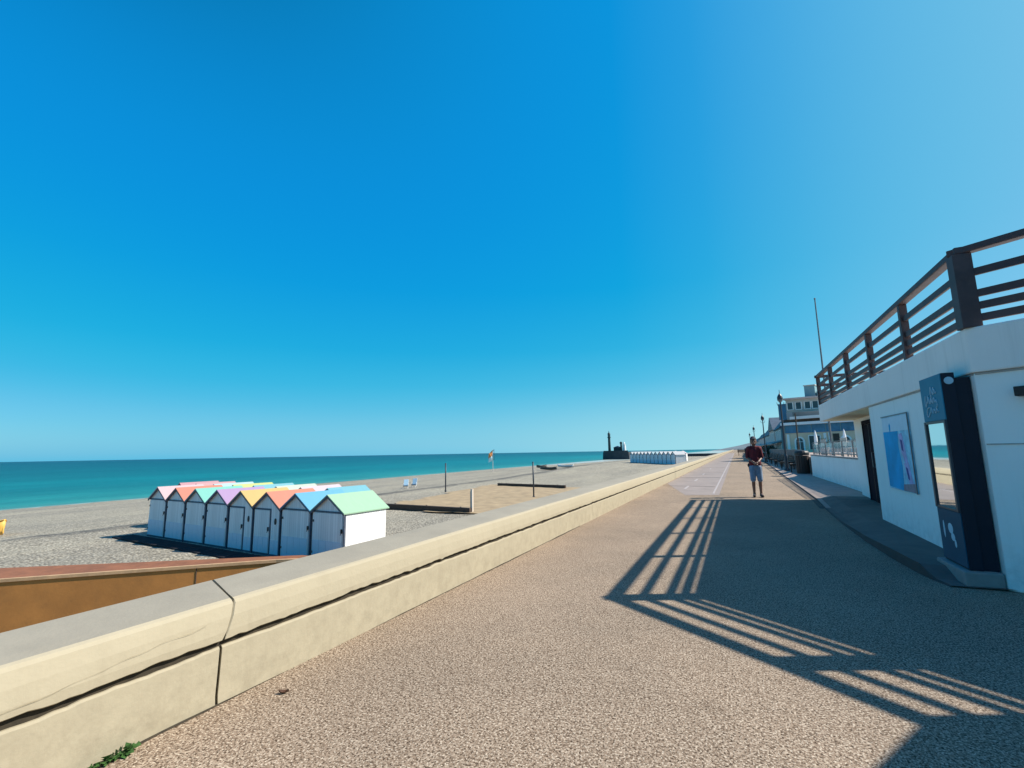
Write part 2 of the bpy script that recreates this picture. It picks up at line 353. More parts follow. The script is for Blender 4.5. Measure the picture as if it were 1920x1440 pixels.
# grade the clear sky to the deep azure of this day: scale to 0..1, one curve per channel, scale back
def vmul(a, k):
    nd = wt.nodes.new('ShaderNodeVectorMath'); nd.operation = 'SCALE'; nd.inputs['Scale'].default_value = k; wt.links.new(a, nd.inputs[0]); return nd.outputs[0]
EXPO = 2**.6
cv = wt.nodes.new('ShaderNodeRGBCurve'); wt.links.new(vmul(sky.outputs[0], .105*EXPO), cv.inputs['Color'])
CURVES = [[(0, 0), (.098, .0030), (.150, .0040), (.283, .014), (.386, .042), (.49, .100), (.578, .145), (.70, .24), (1, .50)],
          [(0, .0), (.12, .15), (.162, .255), (.198, .288), (.440, .440), (.60, .490), (.753, .555), (1, .72)],
          [(0, .0), (.24, .40), (.305, .640), (.363, .710), (.693, .755), (.906, .800), (1, .84)]]
for ch, pts in zip(cv.mapping.curves, CURVES):
    ch.points[0].location = pts[0]; ch.points[-1].location = pts[-1]
    for q in pts[1:-1]: ch.points.new(*q)
    for q in ch.points: q.handle_type = 'AUTO_CLAMPED'
cv.mapping.update()
bg = wt.nodes['Background']; bg.inputs[1].default_value = .12; 
# pale sea haze low over the horizon, stronger on the sun's side
tc = wt.nodes.new('ShaderNodeTexCoord'); sx = wt.nodes.new('ShaderNodeSeparateXYZ'); wt.links.new(tc.outputs['Generated'], sx.inputs[0])
def wramp(fac, stops):
    r = wt.nodes.new('ShaderNodeValToRGB')
    while len(r.color_ramp.elements) < len(stops): r.color_ramp.elements.new(.5)
    for e, (q, v) in zip(r.color_ramp.elements, stops): e.position = q; e.color = (v, v, v, 1)
    wt.links.new(fac, r.inputs[0]); return r.outputs[0]
dp = wt.nodes.new('ShaderNodeVectorMath'); dp.operation = 'DOT_PRODUCT'; wt.links.new(tc.outputs['Generated'], dp.inputs[0])
sh_ = Vector((SUN.x, SUN.y, 0)).normalized(); dp.inputs[1].default_value = sh_*.5
ad = wt.nodes.new('ShaderNodeMath'); ad.operation = 'ADD'; wt.links.new(dp.outputs['Value'], ad.inputs[0]); ad.inputs[1].default_value = .5
f1 = wramp(sx.outputs[2], [(0, .88), (.03, .70), (.08, .45), (.14, .18), (.21, .05), (.33, 0)])
f2 = wramp(ad.outputs[0], [(.0, .22), (.2, .24), (.45, .48), (.66, .85), (.8, 1)])
ml = wt.nodes.new('ShaderNodeMath'); ml.operation = 'MULTIPLY'; wt.links.new(f1, ml.inputs[0]); wt.links.new(f2, ml.inputs[1])
# broad pale glow over the quarter of the sky where the sun stands
fl = wt.nodes.new('ShaderNodeVectorMath'); fl.operation = 'MULTIPLY'; wt.links.new(tc.outputs['Generated'], fl.inputs[0]); fl.inputs[1].default_value = (1, 1, 0)
nr = wt.nodes.new('ShaderNodeVectorMath'); nr.operation = 'NORMALIZE'; wt.links.new(fl.outputs[0], nr.inputs[0])
d2_ = wt.nodes.new('ShaderNodeVectorMath'); d2_.operation = 'DOT_PRODUCT'; wt.links.new(nr.outputs[0], d2_.inputs[0]); d2_.inputs[1].default_value = sh_
mg = wt.nodes.new('ShaderNodeMix'); mg.data_type = 'RGBA'; wt.links.new(wramp(d2_.outputs['Value'], [(.24, 0), (.40, .045), (.54, .15), (.68, .29), (.82, .42), (1, .5)]), mg.inputs[0])
wt.links.new(cv.outputs[0], mg.inputs[6]); mg.inputs[7].default_value = (.34, .62, .85, 1)
mx = wt.nodes.new('ShaderNodeMix'); mx.data_type = 'RGBA'; wt.links.new(ml.outputs[0], mx.inputs[0]); wt.links.new(mg.outputs[2], mx.inputs[6]); mx.inputs[7].default_value = (.42, .80, .85, 1)
# the zenith (above the frame) is set violet blue to redden and deepen the shade below
f3 = wramp(sx.outputs[2], [(.77, 0), (.90, 1)])
mz = wt.nodes.new('ShaderNodeMix'); mz.data_type = 'RGBA'; wt.links.new(f3, mz.inputs[0]); wt.links.new(mx.outputs[2], mz.inputs[6]); mz.inputs[7].default_value = (.085, .145, .47, 1)
mx = mz
wt.links.new(vmul(mx.outputs[2], 1/(.12*EXPO)), bg.inputs[0])
sc.view_settings.view_transform = 'Standard'; sc.view_settings.look = 'None'; sc.view_settings.exposure = .6; sc.view_settings.gamma = 1
sc.view_settings.use_curve_mapping = False

# ------------------------------------------------------------------ the ground
def grid(xs, ys, fz):
    b = MB(); n = len(xs)
    b.add([(x, y, fz(x, y)) for y in ys for x in xs], [(j*n+i, j*n+i+1, (j+1)*n+i+1, (j+1)*n+i) for j in range(len(ys)-1) for i in range(n-1)])
    return b
def steps(*seg):
    out = []
    for a, b, st in seg:
        n = max(1, round((b-a)/st)); out += [a+(b-a)*i/n for i in range(n)]
    return out+[seg[-1][1]]
tag(MB().add([(-3.03, -60, 0), (70, -60, 0), (70, 700, 0), (-3.03, 700, 0)], [(0, 1, 2, 3)]).build('promenade', M['promenade']), kind='structure')
# the line of the ochre wall: far (beach side) edge and near (face) edge
RF = [(-34.5, -4.1), (-18.6, 6.2), (-11.9, 10.45), (-3.7, 10.75)]
RN = [(-32.0, -5.6), (-16.9, 5.6), (-12.1, 9.72), (-11.6, 10.02), (-3.7, 10.3)]
def pl(pts, x):
    for (x0, y0), (x1, y1) in zip(pts, pts[1:]):
        if x0 <= x <= x1: return y0+(y1-y0)*(x-x0)/(x1-x0)
    return pts[0][1]-5 if x < pts[0][0] else pts[-1][1]
def beach_z(x, y):
    z = -1.8+.05*nz(x*.35, y*.35)+.03*nz(x*1.1, y*1.1)
    lift = min(1, max(0, (y-55)/40.)); lift = lift*lift*(3-2*lift); z += .6*lift
    far = min(1, max(0, (y-150)/110.)); z -= 1.5*far*far*(3-2*far)
    xb = -29+1.2*nz(0, y*.07)
    if x < xb+1.5:
        q = min(1, (xb+1.5-x)/1.6); z += .05*q*(1-q)*4-.10*q
    if x < xb:
        q = (xb-x)/(77.+xb); z += (-4.0-(-1.90+.6*lift))*q
    if y < pl(RF, x)-.25 and x > -34: z = -3.9
    return z
xs = steps((-150, -80, 5), (-80, -36, 1.6), (-36, -3.4, .4)); ys = steps((-60, -8, 4), (-8, 14, .35), (14, 60, 1.), (60, 340, 5))
tag(grid(xs, ys, beach_z).build('beach', M['beach'], smooth=True), kind='structure')
tag(MB().add([(-40000, -40000, -4), (9000, -40000, -4), (9000, 50000, -4), (-40000, 50000, -4)], [(0, 1, 2, 3)]).build('sea', M['sea']), kind='structure')
# sandy court on the shingle
def sand_z(x, y): return -1.715+.035*nz(x*.8+9, y*.8)
b = grid(steps((-24, -3.6, .5)), steps((22.2, 46, .6)), sand_z)
A = [(-20.6, 23.4), (-7, 22.7), (-3.7, 30), (-3.7, 41), (-14, 42), (-23.4, 44)]
def inside(px, py):
    r = False; j = len(A)-1
    for i in range(len(A)):
        if (A[i][1] > py) != (A[j][1] > py) and px < (A[j][0]-A[i][0])*(py-A[i][1])/(A[j][1]-A[i][1])+A[i][0]: r = not r
        j = i
    return r
b.f = [f for f in b.f if inside(sum(b.v[i][0] for i in f)/4+.7*nz(b.v[f[0]][0]*.9, b.v[f[0]][1]*.9), sum(b.v[i][1] for i in f)/4+.7*nz(b.v[f[0]][1]*.9, 4))]
tag(b.build('sand', M['sand'], smooth=True), kind='structure')

# raised pavement and its kerb on the landward side
KL = [(1.95, 6.75), (1.89, 7.0), (1.84, 7.3), (1.78, 8.2), (1.75, 9.5), (1.77, 11.5), (1.86, 14), (1.97, 16.3), (2.22, 30), (2.65, 52), (3.4, 100), (4.6, 200)]
KZ = [(6.75, .012), (7.0, .02), (7.3, .115), (8.2, .115), (9.5, .075), (11.5, .03), (14, .022), (16.3, .035), (400, .04)]
def kz(y):
    for (a, za), (b_, zb) in zip(KZ, KZ[1:]):
        if y <= b_: return za+(zb-za)*(y-a)/(b_-a)
    return .04
b = MB(); n = len(KL)
b.add([(x+.12, y, kz(y)) for x, y in KL]+[(x+.42, y, max(.119 if y > 9 else .09, kz(y)) if y > 7 else .02) for x, y in KL]+[(60, y, .12 if y > 7 else .02) for x, y in KL], [(k*n+i, k*n+i+1, (k+1)*n+i+1, (k+1)*n+i) for i in range(n-1) for k in (0, 1)])
pv = tag(b.build('pavement', M['pink_paving']), kind='structure'); pv.data.materials.append(M['shade_paving'])
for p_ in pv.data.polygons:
    if max(pv.data.vertices[v].co.y for v in p_.vertices) < 16.5: p_.material_index = 1  # near stretch, in the pavilion's shade, takes the darkened copy
b = MB()
for (x0, y0), (x1, y1) in zip(KL, KL[1:]):
    z0, z1 = kz(y0)+.004, kz(y1)+.004
    b.add([(x0, y0, 0), (x1, y1, 0), (x0+.02, y0, z0), (x1+.02, y1, z1), (x0+.16, y0, z0), (x1+.16, y1, z1)], [(0, 1, 3, 2), (2, 3, 5, 4)])
kb = tag(b.build('kerb', M['kerb']), kind='structure'); kb.data.materials.append(M['shade_paving']); kb.data.materials.append(M['pink_paving'])
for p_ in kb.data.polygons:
    if abs(p_.normal.z) > .7: p_.material_index = 1 if p_.center.y < 15 else 2  # kerb top follows the paving, darkened along the shaded stretch
b = MB()
G = [q for q in KL if q[1] >= 14]
for (x0, y0), (x1, y1) in zip(G, G[1:]): b.add([(x0-.11, y0, .004), (x1-.11, y1, .004), (x1-.004, y1, .004), (x0-.004, y0, .004)], [(0, 1, 2, 3)])
tag(b.build('gutter', M['gutter']), kind='structure')
# greyer lane further along the promenade, with its painted line
b = MB()
b.add([(-1.65, 16.9, .004), (-.62, 17.2, .004), (-.62, 180, .004), (-2.95, 180, .004), (-2.93, 22.5, .004)], [(0, 1, 2, 3, 4)])
tag(b.build('paving_strip', M['paving']), kind='structure')
b = MB()
b.box(-.85, -.79, 17.6, 180, .0045, .009)
for y in (19.5, 24.5, 30.5, 39): b.box(-1.95, -1.87, y, y+1.6, .0045, .009)
tag(b.build('lane_marking', M['line']), kind='structure')
b = MB()
for y in (21, 27.5, 34, 42): b.box(-2.9, -.9, y, y+.05, .0045, .0085)
tag(b.build('paving_joint', M['kerb']), kind='structure')

# ------------------------------------------------------------------ sea wall
wall = thing('sea_wall', 'long low cream sea wall with grey top and cracked joints running beside the promenade', 'wall', (-3, 0, 0))
JY = [-9, -3.2, 2.05, 10.5, 15.7, 19.85, 25, 30, 35, 40, 46, 52, 60, 70, 82, 96, 120, 160, 230, 330, 470, 640]
def seg_ys(y0, y1):
    out = []; y = y0
    while y < y1-1e-4: out.append(y); y += .05 if y < 7 else .12 if y < 14 else .5 if y < 40 else 6
    return out+[y1]
def loft(prof, y0, y1, e0, e1, jit):
    """prof: list of (x,z); jit(i,y)->(dx,dz); e0/e1(z)-> y offset of the two ends (ragged joints)"""
    b = MB(); yy = seg_ys(y0, y1); n = len(prof); vs = []
    for k, y in enumerate(yy):
        for i, (x, z) in enumerate(prof):
            dx, dz = jit(i, y); e = e0(x, z)*max(0, 1-(y-y0)/.6)+e1(x, z)*max(0, 1-(y1-y)/.6)
            vs.append((x+dx, y+e, z+dz))
    fs = [(k*n+i, k*n+(i+1) % n, (k+1)*n+(i+1) % n, (k+1)*n+i) for k in range(len(yy)-1) for i in range(n)]
    fs += [tuple(range(n)), tuple(range((len(yy)-1)*n, len(yy)*n))]
    return b.add(vs, fs)
low = [(0.0, -.05), (0.0, .06), (0.0, .18), (0.0, .320), (-.012, .330), (-.50, .330), (-.50, -.05)]
up = [(-.004, .370), (.006, .377), (.006, .42), (-.004, .50), (-.020, .572), (-.032, .590), (-.050, .599), (-.13, .607)]
top = [(-.13, .607), (-.36, .622), (-.50, .628), (-.525, .62), (-.53, .40), (-.45, .37)]
for J, (y0, y1) in enumerate(zip(JY, JY[1:])):
    near = y0 < 20
    g = .0025 if y0 < 60 else .002
    def crack(yj):
        if yj == 10.5: return lambda x, z: .01*nz(z*9, 2)
        return (lambda x, z: (.006 if yj == 2.05 else 0)*(1 if yj == y0 else -1)+.035*nz(z*5.0+yj, 1.7)+.012*nz(z*22, yj)+(.10*(z-.36)/.25 if z > .36 else 0)*(1 if yj == 2.05 else 0)+(-.16*min(0, x+.06)/.45*(1 if yj == 2.05 else 0))) if yj < 24 else (lambda x, z: 0)
    c0, c1 = crack(y0), crack(y1)
    e0 = lambda x, z: c0(x, z)+g
    e1 = lambda x, z: c1(x, z)-g
    wob = lambda i, y: (.004*nz(y*.9, i*.3)+.002*nz(y*4, i), (.009*nz(y*2.1, 5)+.010*nz(y*9, 3)+.006*nz(y*27, 2) if i in (3, 4) and y < 30 else 0))
    wob2 = lambda i, y: (.006*nz(y*.7, i*.2, 2)+.002*nz(y*5, i, 4), (.009*nz(y*2.6, 8)+.013*nz(y*11, 6)+.006*nz(y*31, 6) if i in (0, 1) and y < 30 else .003*nz(y*.8, i, 3)))
    wob3 = lambda i, y: (.004*nz(y*.6, i, 9), .003*nz(y*.8, i, 7)) if i else (.006*nz(y*.7, 1.4, 2)+.002*nz(y*5, 7, 4), .003*nz(y*.8, 7, 3))
    loft(low, y0, y1, e0, e1, wob).build('lower_course', M['cream'], wall, smooth=False)
    cop = loft(up+top[1:], y0, y1, e0, e1, wob2).build('coping', M['cream'], wall)
    cop.data.materials.append(M['coping'])
    for p in cop.data.polygons:
        if p.index % 13 >= 6 and len(p.vertices) == 4: p.material_index = 1
MB().box(-.47, -.026, -9, 640, -.04, .45).build('joint_filling', M['mortar'], wall)
MB().box(-.50, -.03, -9, 640, -4.5, -.055).build('footing', M['coping'], wall)
# hairline cracks on the near block (thin raised slivers of dark filler, a real mark on the paint)
b = MB()
pts = []
for i in range(26):
    q = i/25; y = .95+1.0*q; z = .40+.10*q+.018*nz(q*6, 3)+.006*nz(q*25, 8)
    pts.append((.0135-.02*max(0, z-.42)*4*.5+.006*nz(y*.7, .4, 2), y, z))
b.tube(pts, [.0004+.0013*abs(nz(i*.7)) for i in range(26)], 5)
b.build('hairline_crack', M['crack'], wall)
# dirt and sand gathered at the wall foot
b = MB()
yy = [i*.06 for i in range(0, 160)]
vs = []
for y in yy: k = max(0, min(1, .55+1.6*nz(y*.55, 3.3))); vs += [(.0025, y, .003+k*(.008+.008*nz(y*3))), (.003+k*(.012+.018*abs(nz(y*2.2, 4))+.01*nz(y*9)), y, .0035)]
b.add(vs, [(2*i, 2*i+1, 2*i+3, 2*i+2) for i in range(len(yy)-1)])
b.build('dirt_line', M['mortar'], wall)

def weed(loc, n, size, label, seed):
    rnd = random.Random(seed)
    t = thing('weed', label, 'plant', loc, 0, 'weeds at the foot of the sea wall')
    b = MB(); st = MB()
    for i in range(n):
        a = rnd.uniform(-1.4, 1.7); el = rnd.uniform(.2, 1.25); L = size*rnd.uniform(.5, 1.1); wd = L*rnd.uniform(.28, .42)
        d = Vector((cos(a)*cos(el), sin(a)*cos(el), sin(el))); s_ = Vector((-sin(a), cos(a), .2)).normalized()
        p0 = Vector((rnd.uniform(0, .3)*size, rnd.uniform(-.7, .7)*size, 0)); st.tube([p0, p0+d*L*.35], .0016, 5)
        c = p0+d*L*.3; tip = c+d*L*.75+Vector((0, 0, -.25*L)); mid = c+d*L*.4
        nrm = d.cross(s_)*.12*L
        b.add([c, mid+s_*wd, tip, mid-s_*wd, mid-nrm], [(0, 1, 4), (1, 2, 4), (2, 3, 4), (3, 0, 4)])
    b.build('leaves', M['leaf'], t); st.build('stem', M['leaf'], t)
weed((-2.985, 1.52, .004), 46, .062, 'largest green leafy weed growing where sea wall meets promenade', 3)
weed((-2.98, 1.445, .004), 16, .04, 'small green weed beside the largest weed at wall foot', 5)
weed((-2.98, 1.39, .004), 14, .038, 'little green weed at wall foot, second from picture corner', 7)
weed((-2.98, 1.335, .004), 12, .045, 'small green weed at wall foot nearest the picture corner', 9)
t = thing('dry_leaf', 'small dark curled dry leaf lying on the promenade near the cracked wall joint', 'leaf', (-2.74, 2.31, .004), .5); t.scale = (.72,)*3
b = MB(); vs = []
for i in range(7):
    u = i/6*2-1; wd = .022*(1-u*u)+.002
    for j in range(5):
        v = j/4*2-1; vs.append((u*.045, v*wd, .018*v*v+.014*u*u+.004*nz(u*3, v*3)))
b.add(vs, [(i*5+j, i*5+j+1, (i+1)*5+j+1, (i+1)*5+j) for i in range(6) for j in range(4)]); b.build('blade', M['dry'], t, smooth=True)
MB().tube([(.045, 0, .014), (.07, .004, .02), (.085, .012, .014)], .0022, 6).build('stalk', M['dry'], t)

# ------------------------------------------------------------------ ochre wall on the beach
t = thing('ramp_wall', 'ochre concrete ramp wall with red brown top cutting across the shingle behind the sea wall', 'wall', (0, 0, 0))
poly = RF+RN[::-1]
b = MB(); b.prism(poly, -4.6, -1.46); b.build('face', M['rust_face'], t)
pf = [(x, y+.02) for x, y in RF]; pn = [(x+.03, y-.05) for x, y in RN]
nb = MB()
nb.add([(x, y, -1.396+.006*nz(x, y)) for x, y in RF]+[(x-.06, y+.085, -1.396) for x, y in RN]+[(x, y, -1.459) for x, y in RF]+[(x-.06, y+.085, -1.459) for x, y in RN],
       [(0, 1, 5, 4), (1, 2, 6, 5), (2, 3, 8, 7, 6), (0, 1, 10, 9), (1, 2, 11, 10), (2, 3, 12, 11)])
nb.build('coping', M['rust_top'], t)
e = MB()
for (x0, y0), (x1, y1) in zip(RN, RN[1:]): e.beam((x0+.0, y0+.03, -1.43), (x1+.0, y1+.03, -1.43), .11, .075)
e.build('nosing', M['rust_edge'], t)
for x in (-24.5, -18.6, -13.6):
    y = pl(RN, x); MB().beam((x, y-.002, -4.5), (x, y-.002, -1.47), .022, .016).build('joint', M['timber'], t)

# ------------------------------------------------------------------ beach huts
def make_hut(kind):
    """kind 0: plain wide boarded door; 1: narrow door with oval plate beside it"""
    t = thing('beach_hut', '', 'beach hut')
    W, D, E, H = .765, 1.66, 1.6, 2.1
    b = MB(); b.prism([(-W, .0), (W, 0), (W, E), (0, H-.03), (-W, E)], 0, D, 'y'); b.build('body', M['hut_white'], t, bevel=.006, seg=1)
    rf = MB(); s = (H-E)/W
    for sg in (-1, 1):
        x0, x1 = 0, sg*(W+.055); z0, z1 = H+.012, H+.012-abs(x1)*s
        rf.prism([(x0, z0), (x1, z1), (x1, z1-.035), (x0, z0-.035)], -.09, D+.09, 'y')
    r = rf.build('roof', M['roof_white'], t)
    bb = MB()
    for sg in (-1, 1): bb.prism([(0, H-.024), (sg*(W+.05), H-.024-(W+.05)*s), (sg*(W+.05), H-.085-(W+.05)*s), (0, H-.085)], -.082, -.062, 'y')
    bb.build('bargeboard', M['dark_trim'], t)
    if kind == 0:
        MB().box(-W+.03, W-.03, -.028, 0, 1.555, 1.60).build('batten', M['dark_trim'], t)
        d = MB().box(-W+.05, W-.10, -.026, .0, .06, 1.54).build('door', M['hut_white'], t, bevel=.004, seg=1)
        k = MB(); 
        for i in range(4): k.box(-W+.06+i*.335, -W+.06+i*.335+.325, -.038, -.026, .07, .70)
        k.build('kick_panel', M['hut_panel'], d)
        lk = MB().box(W-.135, W-.075, -.055, -.026, .98, 1.10); lk.tube([(W-.105, -.06, .98), (W-.105, -.075, .93), (W-.09, -.06, .98)], .009, 6)
        lk.build('lock', M['lock'], d, bevel=.004, seg=1)
        for z in (.30, 1.25): MB().box(-W+.045, -W+.10, -.04, -.026, z, z+.07).build('hinge', M['lock'], d)
    else:
        d = MB().box(-W+.05, .17, -.026, .0, .06, 1.48).build('door', M['hut_white'], t, bevel=.004, seg=1)
        fr = MB().box(-W+.02, .225, -.02, 0, 1.49, 1.54); fr.box(.175, .225, -.02, 0, .05, 1.49); fr.build('door_frame', M['dark_trim'], t)
        k = MB()
        for i in range(3): k.box(-W+.06+i*.285, -W+.06+i*.285+.275, -.036, -.026, .07, .58)
        k.build('kick_panel', M['hut_panel'], d)
        k = MB()
        for i in range(2): k.box(.24+i*.25, .24+i*.25+.24, -.012, 0, .05, .50)
        k.build('side_panel', M['hut_panel'], t)
        lk = MB().box(.10, .16, -.055, -.026, .80, .93); lk.tube([(.13, -.06, .80), (.13, -.075, .75), (.145, -.06, .80)], .009, 6); lk.build('lock', M['lock'], d, bevel=.004, seg=1)
        pts = [(.49+.05*cos(a), 1.13+.105*sin(a)) for a in [2*pi*i/20 for i in range(20)]]
        MB().prism(pts, -.022, -.0, 'y').build('oval_plate', M['lock'], t)
    MB().box(W-.035, W+.012, -.03, .03, 0, E-.02).build('corner_post', M['dark_trim'], t)
    MB().box(-W-.005, W+.005, -.015, D+.01, -.06, .055).build('sill', M['dark_trim'], t)
    return t
proto = [make_hut(0), make_hut(1)]
used = [False, False]
def put_hut(kind, loc, rz, roof, label, group, scale=1):
    if not used[kind]:
        o = proto[kind]; used[kind] = True; o.location = loc; o.rotation_euler = (0, 0, rz); o.scale = (scale,)*3; o['label'] = label; o['group'] = group
    else: o = dup(proto[kind], loc, rz, label, group, scale)
    r = child(o, 'roof')[0]; r.material_slots[0].link = 'OBJECT'; r.material_slots[0].material = M['roof_'+roof]
    return o
P0 = Vector((-23.65, 12.4, -1.8)); ang = atan2(11.06-12.4, -10.8+23.65); dx = Vector((cos(ang), sin(ang), 0)); dy = Vector((-sin(ang), cos(ang), 0)); ST = 1.612
front = [('pink', 'pale pink', 'at the seaward end'), ('orange', 'orange', 'between pink and aqua roofs'), ('aqua', 'aqua green', 'between orange and lilac roofs'),
         ('lilac', 'lilac', 'between aqua and yellow roofs'), ('yellow', 'yellow', 'with oval plate by its door'), ('coral', 'coral orange', 'with oval plate, between yellow and blue'),
         ('blue', 'sky blue', 'second from the sea wall'), ('mint', 'mint green', 'and sunlit side, nearest the sea wall')]
for i, (c, nm, wh) in enumerate(front):
    put_hut(1 if i in (4, 5) else 0, P0+dx*(i+.5)*ST, ang, c, f'white beach hut with {nm} roof, {wh}', 'pastel roofed beach huts on the near shingle')
back = [('mauve', 'dusky red'), ('dusty', 'dusty rose'), ('ice', 'ice white'), ('lime', 'lime yellow'), ('cyan', 'pale cyan'), ('cream', 'cream green'), ('blush', 'blush white'), ('turq', 'turquoise')]
for i, (c, nm) in enumerate(back):
    put_hut(0, P0+dx*((i+.5)*ST-2.62)+dy*(3.32+.35), ang+pi, c, f'white beach hut in the back row with {nm} roof', 'pastel roofed beach huts on the near shingle')
dk = thing('shade_boards', 'near-black timber boards added to deepen the shade before the beach huts', 'shade_boards', P0, ang)  # boards added to darken the shingle in front of the huts
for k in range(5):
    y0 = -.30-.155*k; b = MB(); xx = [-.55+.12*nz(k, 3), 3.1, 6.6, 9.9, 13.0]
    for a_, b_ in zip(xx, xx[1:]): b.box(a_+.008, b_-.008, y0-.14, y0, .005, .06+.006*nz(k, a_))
    b.build('board', M['shade_deck'], dk, bevel=.006, seg=1)
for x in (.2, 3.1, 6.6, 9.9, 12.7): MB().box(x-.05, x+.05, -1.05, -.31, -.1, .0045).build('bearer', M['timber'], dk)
F0 = Vector((-22.5, 111.8, -1.24)); F1 = Vector((-10.3, 92.9, -1.24)); fa = atan2(F1.y-F0.y, F1.x-F0.x); fd = (F1-F0)/12
for i in range(12):
    o = put_hut(0, F0+fd*(i+.5), fa, 'white' if i not in (6, 7) else 'ice', '', 'far row of white beach huts', 1.17)
    p = ['seaward end hut', 'second hut from the sea', 'third hut from the sea', 'fourth hut from the sea', 'fifth hut from the sea', 'sixth hut from the sea', 'sixth hut from the sea wall', 'fifth hut from the sea wall', 'fourth hut from the sea wall', 'third hut from the sea wall', 'second hut from the sea wall', 'landward end hut'][i]
    o['label'] = f'white beach hut in the far row, {p}'
put_hut(0, Vector((-13.9, 124, -1.24)), R(-4), 'white', 'white beach hut behind the far row, the one nearer that row', 'pair of huts behind the far row', 1.17)
put_hut(0, Vector((-11.7, 119, -1.24)), R(-4), 'blush', 'white beach hut behind the far row, the one nearer the sea wall', 'pair of huts behind the far row', 1.17)

# ------------------------------------------------------------------ things on the beach
def beamthing(a, b, label):
    t = thing('timber_beam', label, 'beam', ((a[0]+b[0])/2, (a[1]+b[1])/2, 0)); c = Vector(t.location)
    d = (Vector((*b, 0))-Vector((*a, 0))).normalized()
    MB().beam(Vector((*a, -1.62))-c, Vector((*b, -1.62))-c, .22, .30).build('beam', M['timber'], t, bevel=.015)
    for q in (.12, .5, .88):
        p = Vector((*a, 0)).lerp(Vector((*b, 0)), q)-c; n = Vector((-d.y, d.x, 0))*.15
        MB().tube([p+n+Vector((0, 0, -2)), p+n+Vector((0, 0, -1.45))], .045, 8).build('stake', M['timber'], t)
beamthing((-20.0, 23.6), (-13.5, 23.05), 'dark timber beam edging the sand, beside the white post')
beamthing((-21.8, 42.7), (-14.1, 40.9), 'dark timber beam at the far edge of the sand')
def netpost(x, y, z, top, label, mat='lamp_metal', rad=.055, grp='dark posts on the sand court'):
    t = thing('net_post', label, 'post', (x, y, z), 0, grp)
    MB().tube([(0, 0, -.3), (0, 0, top)], rad, 10).build('pole', M[mat], t, smooth=True)
    MB().lathe([(rad*1.5, 0), (rad*1.5, .12), (rad*1.1, .18)], n=10).build('collar', M[mat], t)
    MB().tube([(0, 0, top-.12), (.0, -.12, top-.10), (0, -.12, top-.16)], .014, 6).build('hook', M[mat], t)
netpost(-23.5, 35.8, -1.8, 2.5, 'dark slim net post at the seaward side of the sand court')
netpost(-13.62, 32.37, -1.8, 2.62, 'dark slim net post on the sand nearest the sea wall')
t = thing('marker_post', 'short white wooden post at the corner of the sand by the near beam', 'post', (-13.55, 23.3, -1.8))
MB().box(-.06, .06, -.06, .06, -.2, 1.3).build('post', M['white_post'], t, bevel=.01)
MB().prism([(-.07, -.07), (.07, -.07), (.07, .07), (-.07, .07)], 1.3, 1.335).build('cap', M['white_post'], t, bevel=.01)
MB().box(-.085, -.061, -.05, .05, -.2, 1.2).build('backing', M['timber'], t)
# folding chairs
for i, (x, y, a) in enumerate([(-31.6, 40.6, .5), (-31.9, 42.4, .3)]):
    z = beach_z(x, y)
    t = thing('folding_chair', ['pale blue folding chair with dark seat on the shingle, left one of the pair', 'pale blue folding chair with dark seat on the shingle, right one of the pair'][i], 'chair', (x, y, z), a, 'pair of folding chairs on the shingle'); t.scale = (.8,)*3
    MB().box(-.3, .3, -.3, .26, .30, .40).build('seat', M['chair_dark'], t, bevel=.02)
    MB().prism([(.22, .40), (.50, 1.15), (.46, 1.16), (.17, .40)], -.29, .29, 'x').build('backrest', M['chair_blue'], t, bevel=.01)
    for sx in (-1, 1):
        MB().tube([(sx*.31, -.32, 0), (sx*.31, .24, .42), (sx*.31, .50, 1.22)], .017, 8).build('frame', M['boat_white'], t)
        MB().tube([(sx*.33, .36, 0), (sx*.33, -.22, .62), (sx*.33, .32, .66)], .017, 8).build('arm', M['boat_white'], t)
# beach flag
fx, fy = -42.7, 81.5; fz = beach_z(fx, fy)
t = thing('beach_flag', 'orange and white flag drooping from a thin pole near the water', 'flag', (fx, fy, fz), R(25))
MB().tube([(0, 0, -.3), (0, 0, 4.4)], [.05, .035], 8).build('pole', M['white_post'], t)
def cloth(u0, u1, v0, v1, nm, mat):
    b = MB(); vs = []; n = 9
    for i in range(n):
        for j in range(n):
            u = u0+(u1-u0)*i/(n-1); v = v0+(v1-v0)*j/(n-1)
            vs.append((-.04-u*.75-.25*v*.3, .12*sin(u*5+v*3), 4.3-v*1.1-u*.75*(1-.3*v)))
    b.add(vs, [(i*n+j, i*n+j+1, (i+1)*n+j+1, (i+1)*n+j) for i in range(n-1) for j in range(n-1)])
    o = b.build(nm, M[mat], t, smooth=True); m = o.modifiers.new('t', 'SOLIDIFY'); m.thickness = .012; return o
cloth(0, 1, 0, 1.0, 'orange_half', 'flag_orange'); cloth(0, .9, 1.0, 1.9, 'white_half', 'flag_white')
MB().tube([(.25, 0, 2.4), (.25, 0, 4.5)], .035, 6).box(.0, .25, -.02, .02, 2.45, 2.52).box(.0, .25, -.02, .02, 4.2, 4.27).build('bracket', M['lamp_metal'], t)
